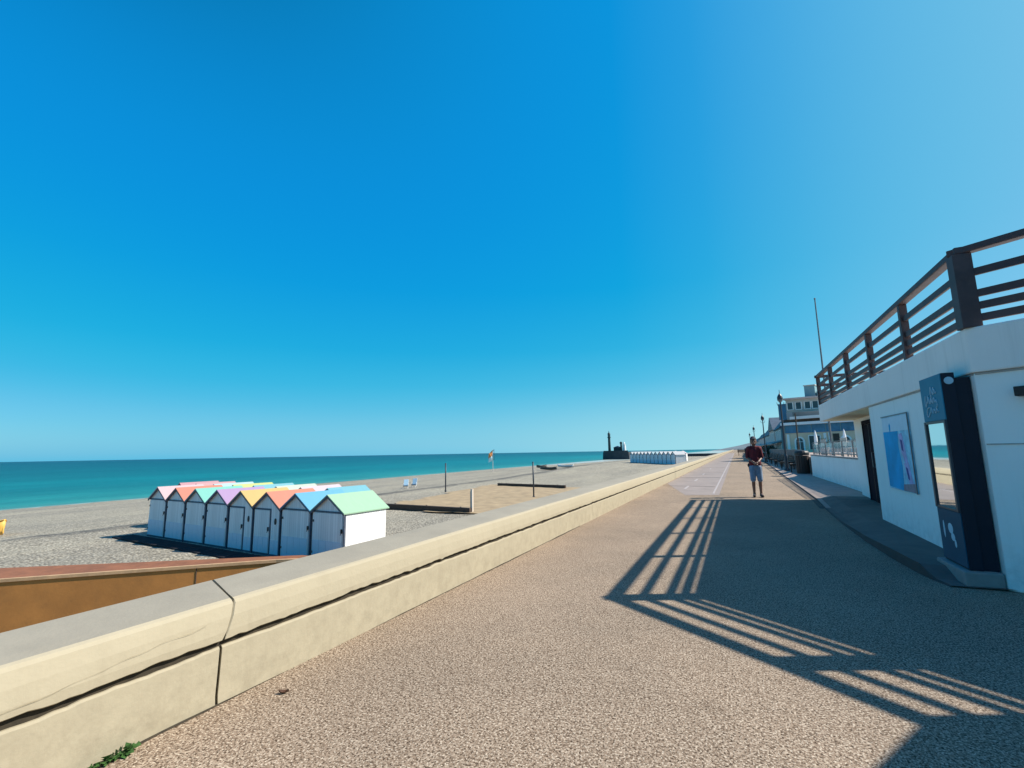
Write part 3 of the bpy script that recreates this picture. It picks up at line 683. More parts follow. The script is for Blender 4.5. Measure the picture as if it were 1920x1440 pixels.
def boat(loc, rz, L, W, H, mat, label, name='rowing_boat'):
    t = thing(name, label, 'boat', loc, rz); b = MB(); n = 13; vs = []; ring = 9
    for i in range(n):
        u = i/(n-1)*2-1; wd = W/2*max(.03, (1-abs(u)**2.4)); sh = H*(1+.35*u*u)
        for j in range(ring):
            a = pi*j/(ring-1); vs.append((u*L/2, -wd*cos(a), sh-(sh-.04-.10*u*u)*sin(a)**.8))
    fs = [(i*ring+j, i*ring+j+1, (i+1)*ring+j+1, (i+1)*ring+j) for i in range(n-1) for j in range(ring-1)]
    b.add(vs, fs); o = b.build('hull', M[mat], t, smooth=True); o.modifiers.new('t', 'SOLIDIFY').thickness = .05
    for q in (-.35, .05, .4): MB().box(q*L/2*1.2-.1, q*L/2*1.2+.1, -W*.36, W*.36, H*.66, H*.72).build('thwart', M['timber'], t)
    for sg in (-1, 1): MB().tube([vs[i*ring+(0 if sg < 0 else ring-1)] for i in range(n)], .03, 6).build('gunwale', M['timber' if mat == 'boat_dark' else mat], t)
boat((-30.0, 78.2, beach_z(-30, 78.2)), R(-15), 3.6, 1.2, .45, 'boat_dark', 'dark rowing boat lying on the shingle beyond the sand court')
boat((-29.2, 85.0, beach_z(-29.2, 85)+.02), R(-12), 3.4, .9, .40, 'boat_white', 'white boat lying beyond the dark rowing boat', 'dinghy')
boat((-36.6, 91.5, beach_z(-36.6, 91.5)), R(40), 2.2, .9, .5, 'boat_dark', 'small dark boat on the shingle close to the water', 'rowing_boat')
boat((-33.6, 10.4, beach_z(-33.6, 10.4)), R(8), 3.0, 1.0, .62, 'yellow', 'yellow orange kayak on the shingle at the left edge', 'kayak')

# ------------------------------------------------------------------ pavilion on the right
pav = thing('pavilion', 'white concrete seafront pavilion with overhanging roof terrace and navy door', 'building', (0, 0, 0))
C2 = (4.53, 5.19); L3 = (3.35, 3.2)
wallp = [(2.43, 6.79), (2.43, 11.4), (2.92, 11.4), (3.22, 17.0), (14, 17.0), (14, 3.2), (L3[0]+.06, L3[1]), (C2[0]+.05, C2[1]+.02)]
MB().prism(wallp, 0, 2.275).build('wall', M['white_wall'], pav, bevel=.012)
slab = [(2.40, 6.76), (2.40, 17.15), (14.03, 17.15), (14.03, 3.17), (L3[0], L3[1]), C2]
MB().prism(slab, 2.279, 2.78).build('roof_slab', M['white_slab'], pav, bevel=.018)
MB().prism([(L3[0], L3[1]), C2, (C2[0]+.25, C2[1]+.02), (L3[0]+.3, L3[1])], 2.784, 3.71).build('parapet', M['white_slab'], pav, bevel=.012)
MB().box(2.46, 3.22, 11.43, 16.98, 2.2705, 2.2785).build('soffit', M['soffit'], pav)
sm = MB(); sm.box(2.421, 2.429, 6.80, 11.39, 2.255, 2.276); sm.beam((2.437, 6.777, 2.265), (C2[0]+.04, 5.205, 2.265), .014, .02)
sm.beam((2.437, 6.777, 1.50), (C2[0]+.04, 5.205, 1.50), .008, .012); sm.build('seam', M['seam'], pav)
def rx(y): return 2.92+(y-11.4)*(.30/5.6)
d0, d1 = 13.95, 15.35
db = MB(); db.add([(rx(y)-.03, y, z) for y in (d0, d1) for z in (.13, 2.06)]+[(rx(y)+.02, y, z) for y in (d0, d1) for z in (.13, 2.06)], [(0, 1, 3, 2), (4, 6, 7, 5), (0, 4, 5, 1), (2, 3, 7, 6), (1, 5, 7, 3), (0, 2, 6, 4)])
dr = db.build('door', M['navy'], pav)
MB().tube([(rx(14.2)-.04, 14.2, 1.0), (rx(14.2)-.09, 14.2, 1.0), (rx(14.2)-.09, 14.2, 1.35), (rx(14.2)-.04, 14.2, 1.35)], .012, 6).build('handle', M['steel'], dr)
MB().add([(rx(14.65)-.034, 14.64, .14), (rx(14.65)-.034, 14.66, .14), (rx(14.65)-.034, 14.66, 2.05), (rx(14.65)-.034, 14.64, 2.05)], [(0, 1, 2, 3)]).build('leaf_gap', M['lock'], dr)
fr = MB()
for y in (d0-.05, d1+.05): fr.beam((rx(y)-.015, y, .12), (rx(y)-.015, y, 2.12), .06, .08, (0, 1, 0))
fr.beam((rx(d0)-.015, d0-.09, 2.12), (rx(d1)-.015, d1+.09, 2.12), .06, .10); fr.build('door_frame', M['navy'], pav)
pl_ = MB(); pl_.prism([(2.10, 6.79), (2.09, 7.56), (2.425, 7.60), (2.425, 6.805)], .0, .162); pl_.build('plinth', M['plinth'], pav, bevel=.02)
# small dark wall lamp at the edge of the picture
t = thing('wall_lamp', 'small dark wall lamp on the white pavilion wall right of the kiosk', 'lamp', (2.745, 6.565, 2.03), atan2(-.593, .805))
MB().box(-.07, .07, -.14, -.02, -.05, .05).build('housing', M['lock'], t, bevel=.01); MB().box(-.04, .04, -.04, .0, -.03, .03).build('bracket', M['lock'], t)

# terrace railing
rail = thing('terrace_railing', 'dark brown timber railing around the pavilion roof terrace', 'railing', (2.46, 6.79, 2.78))
o_ = Vector(rail.location); ZT = .93
c0 = Vector((0, 0, 0)); cN = Vector((0, 10.3, 0)); d2 = Vector((.805, -.593, 0)); cE = d2*2.62; cB = Vector((11.4, 10.3, 0))
for a, b_, nm in ((c0, cN, ''), (c0, cE, ''), (cN, cB, '')):
    d = (b_-a).normalized(); ext = d*.085
    MB().beam(a-ext+Vector((0, 0, ZT-.04)), b_+ext+Vector((0, 0, ZT-.04)), .115, .078).build('handrail', M['rail_wood'], rail, bevel=.012)
    for z in (.620, .375, .235, .10): MB().beam(a+Vector((0, 0, z)), b_+Vector((0, 0, z)), .032, .085).build('rail', M['rail_wood'], rail, bevel=.006)
def post(p, s): MB().box(p.x-s, p.x+s, p.y-s, p.y+s, -.002, ZT-.081).build('post', M['rail_wood'], rail, bevel=.008)
post(c0, .085)
for k in range(1, 6): post(Vector((0, 10.3*k/5, 0)), .05)
b = MB(); q = d2*1.78; b.beam(q, q+Vector((0, 0, ZT-.081)), .10, .24, d2); b.build('post', M['rail_wood'], rail, bevel=.008)
b = MB(); q = d2*2.62; b.beam(q, q+Vector((0, 0, ZT-.081)), .14, .10, d2); b.build('post', M['rail_wood'], rail, bevel=.008)
for k in range(1, 6): post(Vector((11.4*k/5, 10.3, 0)), .05)

# totem / vending kiosk
kz0 = .165
t = thing('kiosk', 'tall dark teal information kiosk with mirror panel standing against the pavilion wall', 'kiosk', (2.15, 7.17, kz0))
X0, X1, Y0, Y1, HT = 0, .20, -.33, .33, 2.145
MB().box(X0+.012, .13, Y0, Y1, 0, HT).build('cabinet', M['kiosk_dark'], t, bevel=.008); MB().box(.1302, .268, Y0+.035, Y1-.05, 0, HT-.06).build('backing', M['kiosk_dark'], t, bevel=.004)  # dark backing added to stand for the shadow behind the cabinet
MB().box(X0, X0+.0115, Y0+.006, Y1-.002, 1.62, HT-.004).build('header_panel', M['kiosk_teal'], t, bevel=.003)
lp = MB().box(X0, X0+.0115, Y0+.006, Y1-.002, .02, .595).build('lower_panel', M['kiosk_low'], t, bevel=.003)
MB().box(X0+.004, X0+.0115, Y0+.05, Y1-.05, .63, 1.585).build('mirror', M['mirror'], t)
fr = MB().box(X0-.012, X0+.0116, Y0+.004, Y0+.048, .60, 1.615).box(X0-.012, X0+.0116, Y1-.048, Y1-.004, .60, 1.615).box(X0-.008, X0+.0116, Y0+.0485, Y1-.0485, 1.586, 1.615).box(X0-.008, X0+.0116, Y0+.0485, Y1-.0485, .60, .629)
fr.build('mirror_frame', M['lamp_metal'], t, bevel=.003)
MB().box(X0+.03, X1+.03, Y0+.002, Y1-.002, -.01, -.0005).build('base_plate', M['plinth'], t)
pts = [(.074+.042*cos(a), 2.055+.042*sin(a)) for a in [2*pi*i/24 for i in range(24)]]
MB().prism(pts, Y0-.006, Y0-.0005, 'y').build('round_badge', M['white_plain'], t)
# script lettering (three hand-written lines, too blurred to read) drawn as thin raised strokes; +y runs to the left of the panel
def script(rows):
    b = MB()
    for strokes in rows:
        for st in strokes:
            pts = [(-.004, .30-u, v) for u, v in st]; sm_ = []
            for i in range(len(pts)-1):
                for k in range(5):
                    q = k/5; p0 = Vector(pts[max(i-1, 0)]); p1 = Vector(pts[i]); p2 = Vector(pts[i+1]); p3 = Vector(pts[min(i+2, len(pts)-1)])
                    sm_.append(.5*((2*p1)+(p2-p0)*q+(2*p0-5*p1+4*p2-p3)*q*q+(3*p1-p0-3*p2+p3)*q**3))
            sm_.append(Vector(pts[-1])); b.tube(sm_, .006, 6)
    return b
def wave(u, v, n, w, h):
    out = []
    for i in range(n):
        out += [(u+i*w, v), (u+i*w+w*.35, v+h*(1 if i % 3 else 1.7)), (u+i*w+w*.6, v+h*.5), (u+i*w+w*.75, v)]
    return out+[(u+n*w, v+h*.3)]
rows = [[wave(.30, 1.935, 2, .085, .05), [(.40, 1.93), (.405, 2.01)]],
        [[(.13, 1.93), (.10, 1.84), (.12, 1.80), (.16, 1.86)], wave(.18, 1.835, 3, .085, .055), [(.30, 1.84), (.315, 1.93)], [(.44, 1.86), (.47, 1.80), (.43, 1.765)]],
        [[(.22, 1.785), (.15, 1.77), (.115, 1.70), (.16, 1.675), (.22, 1.72)], wave(.24, 1.715, 3, .08, .04)]]
script(rows).build('lettering', M['white_plain'], t, smooth=True)
lo = MB()
lo.ball((-.0005, .19, .36), .10, .03, .24, 1.0)
lo.ball((-.0005, .0, .39), .07, .03, 1.0, .85); lo.ball((-.0005, -.04, .30), .05, .03, 1.1, .9); lo.ball((-.0005, -.09, .235), .035, .03, .8, 1.3)
lo.build('emblem', M['white_plain'], lp, smooth=True)

# poster on the wall
t = thing('poster', 'blue and violet seaside poster with pale top band on the white pavilion wall', 'poster', (2.43, 9.80, 1.385))
px = -.024
MB().box(px, -.001, -.70, .70, -.61, .61).build('board', M['poster_pale'], t, bevel=.003)
def flat(poly, d, nm, mat): MB().prism([(-u, v) for u, v in poly], px-d, px-.0005, 'x').build(nm, M[mat], t)
flat([(-.69, .36), (.69, .36), (.69, .60), (-.69, .60)], .002, 'top_band', 'poster_white')
flat([(-.69, -.58), (.10, -.60), (.16, -.2), (.08, .1), (.14, .355), (-.69, .355)], .002, 'sea_area', 'poster_blue')
flat([(-.30, .34), (-.24, .37), (-.22, .46), (-.26, .50), (-.31, .46)], .004, 'buoy_shape', 'poster_blue')
flat([(.16, .30), (.33, .32), (.40, .1), (.46, -.15), (.36, -.2), (.22, 0)], .004, 'figure_shape', 'poster_violet')
flat([(.22, .22), (.32, .20), (.33, .02), (.25, .05)], .006, 'figure_shade', 'poster_navy')
flat([(.26, -.16), (.48, -.14), (.60, -.5), (.40, -.48)], .003, 'skirt_shape', 'poster_violet')
flat([(.33, -.22), (.42, -.24), (.45, -.42), (.38, -.40)], .006, 'leg_shade', 'poster_navy')
flat([(.08, -.60), (.69, -.60), (.69, -.46), (.12, -.50)], .004, 'sand_area', 'poster_sand')
e = MB().box(px-.010, px+.004, -.71, -.695, -.61, .63).box(px-.010, px+.004, -.695, .71, .612, .63); e.build('frame', M['steel'], t)

# ------------------------------------------------------------------ terrace beyond the pavilion
tag(MB().prism([(3.55, 17.16), (3.52, 62), (60, 62), (60, 17.16)], .13, 1.0).build('terrace', M['pink_paving']), kind='structure')
tw = thing('terrace_wall', 'low white terrace wall with pale coping beyond the pavilion door', 'wall', (3.39, 17.1, .12))
MB().add([(0, .0, 0), (-.08, 10.5, 0), (.18, 10.5, 0), (.26, 0, 0), (0, 0, .98), (-.08, 10.5, .98), (.18, 10.5, .98), (.26, 0, .98)], [(0, 3, 2, 1), (4, 5, 6, 7), (0, 1, 5, 4), (1, 2, 6, 5), (2, 3, 7, 6), (3, 0, 4, 7)]).build('wall', M['white_wall'], tw, bevel=.01)
cp = MB()
for i in range(5): cp.beam((.12-.08*i/5, .01+i*2.1, 1.008), (.12-.08*(i+1)/5, (i+1)*2.1-.01, 1.008), .28, .05)
cp.build('coping', M['plinth'], tw, bevel=.012)
def balustrade(loc, p1, n, h, label, pane):
    t = thing('balustrade', label, 'railing', loc, 0, 'balustrades along the terrace edge'); a, b_ = Vector((0, 0, 0)), Vector(p1)
    for i in range(n+1):
        q = a.lerp(b_, i/n); MB().beam(q, q+Vector((0, 0, h)), .045, .045, (0, 1, 0)).build('post', M['steel'], t)
    MB().beam(a+Vector((0, 0, h+.02)), b_+Vector((0, 0, h+.02)), .022, .02).build('top_rail', M['steel'], t)
    MB().beam(a+Vector((0, 0, .09)), b_+Vector((0, 0, .09)), .03, .03).build('bottom_rail', M['steel'], t)
    if pane:
        g = MB().beam(a+Vector((0, 0, h*.55)), b_+Vector((0, 0, h*.55)), .008, h*.8); g.build('glass', M['pane'], t)
    if pane: return
    bb = MB(); m = int(b_.length/.13)
    for i in range(1, m):
        q = a.lerp(b_, i/m); bb.beam(q+Vector((0, 0, .10)), q+Vector((0, 0, h)), .014, .014, (0, 1, 0))
    bb.build('balusters', M['steel'], t)
balustrade((3.52, 17.35, 1.154), (-.08, 10.1, 0), 6, .55, 'grey metal balustrade with glass on top of the low white terrace wall', True)
balustrade((3.35, 31.3, .12), (.10, 30.0, 0), 14, 1.25, 'grey metal fence with thin bars beside the street lamps', False)
# litter bin
t = thing('litter_bin', 'dark brown slatted litter bin with black hood at the end of the terrace wall', 'bin', (3.18, 29.9, .12))
sl_ = MB()
for i in range(16):
    a = 2*pi*i/16; sl_.beam((.30*cos(a), .30*sin(a), .06), (.30*cos(a), .30*sin(a), .95), .095, .03, (cos(a), sin(a), 0))
sl_.build('slats', M['bin_wood'], t); MB().lathe([(.26, .02), (.275, .9)], n=16).build('liner', M['bin_lid'], t)
MB().lathe([(.33, .97), (.35, 1.0), (.35, 1.12), (.30, 1.20), (.12, 1.24)], n=16).build('hood', M['bin_lid'], t, smooth=False)
MB().lathe([(.31, 0), (.31, .06)], n=16).build('foot_ring', M['bin_lid'], t)
# street lamps
def street_lamp():
    t = thing('street_lamp', '', 'street lamp')
    MB().tube([(0, 0, 0), (0, 0, .9), (0, 0, 1.0), (0, 0, 4.25)], [.095, .095, .065, .045], 12).build('pole', M['lamp_metal'], t, smooth=False)
    MB().lathe([(.17, 0), (.17, .05), (.12, .12), (.10, .22)], n=12).build('base', M['lamp_metal'], t)
    h = MB().lathe([(.05, 4.2), (.15, 4.34), (.16, 4.5), (.12, 4.62), (.05, 4.72), (.018, 4.78), (.012, 5.0)], n=12).build('lantern', M['lamp_metal'], t)
    MB().lathe([(.118, 4.22), (.165, 4.33), (.165, 4.36)], n=12).build('glass', M['pane'], h)
    MB().tube([(0, 0, 3.95), (-.16, 0, 4.02), (-.2, 0, 4.2)], .016, 6).tube([(0, 0, 3.95), (.16, 0, 4.02), (.2, 0, 4.2)], .016, 6).build('bracket', M['lamp_metal'], t)
    return t
l0 = street_lamp(); g = 'street lamps along the kerb'
l0.location = (2.72, 33.6, .12); l0['label'] = 'dark street lamp nearest the litter bin, tallest in the picture'; l0['group'] = g
dup(l0, (2.70, 55, .12), 0, 'dark street lamp second along the kerb, behind the walking person', g)
dup(l0, (2.72, 83, .12), 0, 'dark street lamp third along the kerb, small beyond the person', g)
dup(l0, (2.95, 118, .12), 0, 'dark street lamp farthest along the kerb', g)
# slim mast and flag pole
t = thing('flagpole', 'tall thin bare flagpole rising behind the pavilion terrace', 'flagpole', (4.6, 30, 1.0))
MB().tube([(0, 0, 0), (0, 0, 4), (0, 0, 8.65)], [.055, .045, .03], 10).build('pole', M['steel'], t); MB().ball((0, 0, 8.68), .05, n=8, m=6).build('finial', M['steel'], t); MB().lathe([(.14, 0), (.14, .06), (.07, .1)], n=10).build('base', M['steel'], t)
t = thing('awning_post', 'slim brown post in front of the arched facade', 'post', (4.62, 45, 1.0)); MB().tube([(0, 0, 0), (0, 0, 3.3)], .05, 8).build('pole', M['roof_dark'], t); MB().lathe([(.13, 0), (.13, .05)], n=10).build('base', M['roof_dark'], t)
# benches
def bench():
    t = thing('bench', '', 'bench')
    s = MB()
    for i in range(4): s.box(-.8, .8, -.24+i*.115, -.14+i*.115, .43, .47)
    s.build('seat', M['timber'], t)
    s = MB()
    for i in range(3): s.beam((-.8, .25+.03*i, .56+.13*i), (.8, .25+.03*i, .56+.13*i), .03, .10)
    s.build('backrest', M['timber'], t)
    for x in (-.65, .65):
        MB().box(x-.03, x+.03, -.24, .24, .38, .429).box(x-.03, x+.03, -.22, -.16, 0, .38).box(x-.03, x+.03, .16, .22, 0, .38).beam((x, .21, .43), (x, .32, .9), .05, .03).build('leg', M['lock'], t)
    return t
b0 = bench(); g = 'benches along the pavement'
b0.location = (2.98, 36.2, .12); b0.rotation_euler = (0, 0, R(-80)); b0['label'] = 'dark bench by the nearest street lamp foot'; b0['group'] = g
dup(b0, (3.0, 32.0, .12), R(-95), 'dark bench between the nearest street lamp and the litter bin', g)
dup(b0, (2.85, 41.5, .12), R(-88), 'dark bench second beyond the nearest street lamp', g)
dup(b0, (2.9, 47.5, .12), R(-90), 'dark bench third beyond the nearest street lamp', g)
dup(b0, (2.75, 53.0, .12), R(-86), 'dark bench just before the second street lamp', g)
dup(b0, (1.4, 118, 0), R(0), 'dark bench far along the promenade left of the person', g, 1.5)
t = thing('bollard', 'dark bollard standing far along the promenade left of the person', 'bollard', (1.9, 118, .0))
MB().lathe([(.22, 0), (.22, 1.1), (.26, 1.15), (.26, 1.45), (.12, 1.6)], n=10).build('post', M['lock'], t); MB().lathe([(.3, 0), (.3, .08)], n=10).build('base', M['lock'], t)
# planter with agave
t = thing('agave_plant', 'spiky dark agave in a pale pot on the terrace before the arches', 'plant', (4.75, 33.5, 1.0))
MB().lathe([(.17, 0), (.25, .42), (.28, .46), (.28, .50), (.22, .50)], n=14).build('pot', M['plinth'], t)
b = MB(); rnd = random.Random(2)
for i in range(34):
    a = 2*pi*i*.382; el = .25+1.15*rnd.random(); L = rnd.uniform(.45, .72); d = Vector((cos(a)*cos(el), sin(a)*cos(el), sin(el))); s_ = Vector((-sin(a), cos(a), 0))
    p0 = Vector((0, 0, .5)); m_ = p0+d*L*.45; tp = p0+d*L+Vector((0, 0, -.10*cos(el)))
    b.add([p0+s_*.03, p0-s_*.03, m_-s_*.045, m_+s_*.045, tp, m_-Vector((0, 0, .03)), p0-Vector((0, 0, .02))], [(0, 3, 5, 6), (6, 5, 2, 1), (3, 4, 5), (5, 4, 2)])
b.build('leaves', M['leaf_dark'], t)
# folded parasols
def parasol(loc, label):
    t = thing('folded_parasol', label, 'parasol', loc, 0, 'folded parasols on the terrace'); t.scale = (.8, .8, .72); MB().tube([(0, 0, 0), (0, 0, 2.45)], .025, 8).build('pole', M['white_post'], t)
    pr = [(.06, .95), (.15, 1.1), (.13, 1.7), (.07, 2.2), (.02, 2.42)]
    MB().lathe(pr, n=9).build('canopy', M['awning'], t); MB().lathe([(.25, 0), (.25, .07), (.05, .1)], n=12).build('base', M['plinth'], t)
parasol((5.35, 41, 1.0), 'folded white parasol left of the agave on the terrace'); parasol((7.0, 40.3, 1.0), 'folded white parasol nearest the pavilion on the terrace')
# terrace tables and chairs, dim behind the balustrade
rnd = random.Random(8)
def cafe_table():
    t = thing('cafe_table', '', 'table'); MB().lathe([(.36, .72), (.36, .75)], n=14).build('tabletop', M['plinth'], t); MB().tube([(0, 0, .02), (0, 0, .72)], .03, 8).build('leg', M['steel'], t); MB().lathe([(.2, 0), (.2, .03)], n=12).build('foot', M['steel'], t); return t
def cafe_chair():
    t = thing('cafe_chair', '', 'chair'); MB().box(-.21, .21, -.21, .21, .43, .46).build('seat', M['villa_grey'], t, bevel=.008); MB().box(-.2, .2, .19, .22, .55, .88).build('backrest', M['villa_grey'], t, bevel=.008)
    for x in (-.18, .18):
        MB().tube([(x, -.18, 0), (x, -.18, .43)], .014, 6).build('leg', M['steel'], t); MB().tube([(x, .21, 0), (x, .2, .9)], .014, 6).build('leg', M['steel'], t)
    return t
ct, cc_ = cafe_table(), cafe_chair(); first = True
spots = [(4.9, 24.5, 'behind the white terrace wall close to the pavilion'), (4.7, 28.2, 'behind the end of the white terrace wall'), (5.9, 36.5, 'beyond the agave, left'), (6.6, 34.2, 'beyond the agave, right')]
for i, (x, y, wh) in enumerate(spots):
    lab = 'pale round cafe table '+wh
    if first: ct.location = (x, y, 1.0); ct['label'] = lab; ct['group'] = 'cafe tables on the terrace'
    else: dup(ct, (x, y, 1.0), 0, lab, 'cafe tables on the terrace')
    for k, a in enumerate((.4, .4+pi)):
        loc = (x+.62*cos(a), y+.62*sin(a), 1.0); rz = a-pi/2; lab = 'grey cafe chair %s its table %s' % (('landward of', 'seaward of')[k], wh)
        if first and k == 0: cc_.location = loc; cc_.rotation_euler = (0, 0, rz); cc_['label'] = lab; cc_['group'] = 'cafe chairs on the terrace'
        else: dup(cc_, loc, rz, lab, 'cafe chairs on the terrace')
    first = False

# ------------------------------------------------------------------ restaurant with arches and the houses behind
rs = thing('restaurant', 'cream seafront restaurant with white arches, blue glass band and white awning', 'building', (5.2, 62, 1.0), atan2(-4, 5.7))
W_ = 17
MB().box(0, W_, 0, 9, 0, 2.12).build('wall', M['villa'], rs)
bg_ = MB().box(0.05, W_, -.06, 8.8, 2.121, 3.0).build('clerestory', M['blue_glass'], rs)
for i in range(12): MB().box(.02+i*1.45, .02+i*1.45+.07, -.10, -.0605, 2.13, 2.99).build('mullion', M['villa_teal'], bg_)
MB().box(-.15, W_, -.55, -.05, 3.0, 3.30).build('awning', M['awning'], rs, bevel=.03)
MB().box(-.1, W_, -.35, 9, 3.301, 3.62).build('dark_band', M['roof_dark'], rs)  # dark brown band between awning and balcony slab
MB().box(1.1, W_, -.75, 9.1, 3.621, 3.92).build('balcony_slab', M['white_slab'], rs)
def arch(x, w, h, nm='arch_window'):
    n = 12; o = [(x-w/2-.16, 0)]+[(x-(w/2+.16)*cos(pi*i/n), h+(w/2+.16)*sin(pi*i/n)) for i in range(n+1)]+[(x+w/2+.16, 0)]
    ii = [(x-w/2, 0)]+[(x-(w/2)*cos(pi*i/n), h+(w/2)*sin(pi*i/n)) for i in range(n+1)]+[(x+w/2, 0)]
    gl = MB().prism(ii, -.02, -.004, 'y').build(nm, M['dark_glass'], rs)
    b = MB(); m = len(o)
    vs = [(p[0], -.09, p[1]) for p in o]+[(p[0], -.09, p[1]) for p in ii]+[(p[0], -.003, p[1]) for p in o]+[(p[0], -.003, p[1]) for p in ii]
    fs = []
    for i in range(m-1): fs += [(i, i+1, m+i+1, m+i), (i, 2*m+i, 2*m+i+1, i+1), (m+i, m+i+1, 3*m+i+1, 3*m+i)]
    b.add(vs, fs); b.build('surround', M['villa_pale'], gl)
    MB().box(x-.025, x+.025, -.04, -.021, 0, h+w/2-.02).box(x-w/2+.03, x+w/2-.03, -.038, -.022, h-.03, h+.02).build('glazing_bar', M['villa_pale'], gl)
for x in (1.55, 6.2, 8.6, 11): arch(x, .80, 1.15)
for x in (.35, 4.25, 4.75): MB().box(x-.13, x+.13, -.12, -.003, 0, 2.0).build('pilaster', M['villa_pale'], rs)
sg_ = MB().box(2.6, 3.7, -.05, -.004, .3, 1.75).build('window', M['dark_glass'], rs); MB().box(2.52, 2.6, -.07, -.004, .25, 1.83).box(3.7, 3.78, -.07, -.004, .25, 1.83).box(2.6, 3.7, -.07, -.004, 1.75, 1.83).build('window_frame', M['villa_pale'], sg_)
MB().box(5.0, 5.6, -.05, -.004, 0, 1.9).build('door', M['roof_dark'], rs)
# upper storey set back
us = thing('upper_house', 'grey upper house with small dark windows and square tower behind the restaurant roof', 'building', (5.9, 66, 4.93), atan2(-2.0, 5.7))
MB().box(0, 12, 0, 7, -3.5, 2.35).build('wall', M['villa_grey'], us); MB().box(-.25, 12.2, -.3, 7.2, 2.351, 2.55).build('roof', M['villa_pink'], us)
MB().box(-.02, 3.0, -.04, -.002, .0, .75).build('base_band', M['villa_pink'], us)
for x in (.45, 1.35, 2.3, 3.1, 3.9, 4.7):
    wn = MB().box(x-.27, x+.27, -.03, -.004, 1.15, 1.95).build('window', M['dark_glass'], us); MB().box(x-.34, x+.34, -.10, -.004, 1.07, 1.148).box(x-.34, x-.272, -.05, -.004, 1.15, 2.0).box(x+.272, x+.34, -.05, -.004, 1.15, 2.0).build('window_frame', M['villa_pale'], wn)
MB().box(1.0, 12, -1.6, -1.52, -.05, .72).build('balcony_parapet', M['stone'], us); MB().box(1.0, 12, -1.55, -.05, -.12, -.052).build('balcony_floor', M['white_slab'], us)
tw_ = MB().box(1.9, 3.0, 1.0, 2.6, 2.551, 3.95).build('tower', M['villa_teal'], us); MB().box(1.82, 3.08, .92, 2.68, 3.95, 4.05).build('tower_cap', M['villa_grey'], tw_); MB().box(3.11, 5.0, 1.2, 3, 2.551, 3.2).build('plant_room', M['villa_teal'], us)
sg_ = MB(); sg_.box(-.95, -.10, .5, .62, .0, 1.95); sg_.build('glass_screen', M['blue_glass'], us); MB().box(-1.0, -.951, .48, .64, 0, 2.0).build('screen_post', M['steel'], us); MB().box(-.099, -.051, .48, .64, 0, 2.0).build('screen_post', M['steel'], us)
def house(loc, rz, Lx, Ly, eave, ridge, wm, label, gable=False, nwin=4):
    t = thing('seafront_house', label, 'house', loc, rz, 'houses along the far promenade')
    MB().box(0, Lx, 0, Ly, 0, eave).build('wall', M[wm], t)
    b = MB()
    if gable: b.add([(-.2, -.3, eave), (-.2, Ly+.3, eave), (Lx, -.3, eave), (Lx, Ly+.3, eave), (-.2, Ly/2, ridge), (Lx, Ly/2, ridge)], [(0, 4, 1), (2, 3, 5), (0, 2, 5, 4), (1, 4, 5, 3), (0, 1, 3, 2)])
    else: b.add([(-.25, -.2, eave+.001), (-.25, Ly+.2, eave+.001), (Lx, -.2, eave+.001), (Lx, Ly+.2, eave+.001), (.7, .7, ridge), (.7, Ly-.7, ridge), (Lx, .7, ridge), (Lx, Ly-.7, ridge)], [(0, 4, 5, 1), (0, 2, 6, 4), (1, 5, 7, 3), (2, 3, 7, 6), (4, 6, 7, 5), (0, 1, 3, 2)])
    rf = b.build('roof', M['slate'], t); MB().box(Lx*.4, Lx*.4+.6, Ly*.4, Ly*.4+.5, eave+.2, ridge+.7).build('chimney', M['villa_pink'], rf)
    for i in range(nwin):
        y = Ly*(i+.5)/nwin
        for z0, z1 in ((.5, 1.9), (2.5, min(3.6, eave-.3))):
            if z1-z0 < .5: continue
            wn = MB().box(-.03, -.003, y-.5, y+.5, z0, z1).build('window', M['dark_glass'], t); MB().box(-.06, -.003, y-.6, y-.501, z0-.1, z1+.1).box(-.06, -.003, y+.501, y+.6, z0-.1, z1+.1).box(-.06, -.003, y-.5, y+.5, z1, z1+.1).build('window_frame', M['villa_pale'], wn)
    for i in range(2):
        x = Lx*(i+.35)/3; wn = MB().box(x, x+.9, -.03, -.003, .6, 2.0).build('window', M['dark_glass'], t); MB().box(x-.1, x+1, -.06, -.003, 2.0, 2.1).box(x-.1, x+1, -.06, -.003, .5, .598).build('window_frame', M['villa_pale'], wn)
    aw = MB().prism([(-.002, 2.35), (-1.2, 2.0), (-1.2, 1.85), (-.002, 2.2)], .3, Ly-.3, 'y').build('awning', M['villa_teal'], t)
house((5.35, 69, .12), 0, 8, 10, 3.9, 5.1, 'villa_teal', 'teal boarded seafront house just beyond the restaurant with slate roof')
house((5.3, 80, .12), 0, 8, 11, 4.1, 6.2, 'villa_grey', 'grey gabled seafront house beyond the teal house', True)
house((5.4, 92, .12), 0, 8, 20, 3.6, 5.0, 'villa_teal', 'long teal seafront house beyond the gabled house', False, 7)
house((5.5, 113, .12), 0, 8, 26, 3.6, 4.8, 'villa_pink', 'pinkish seafront house towards the far end of the promenade', False, 8)
house((5.6, 140, .12), 0, 8, 40, 3.2, 4.4, 'villa_grey', 'farthest grey seafront house at the end of the promenade', False, 10)
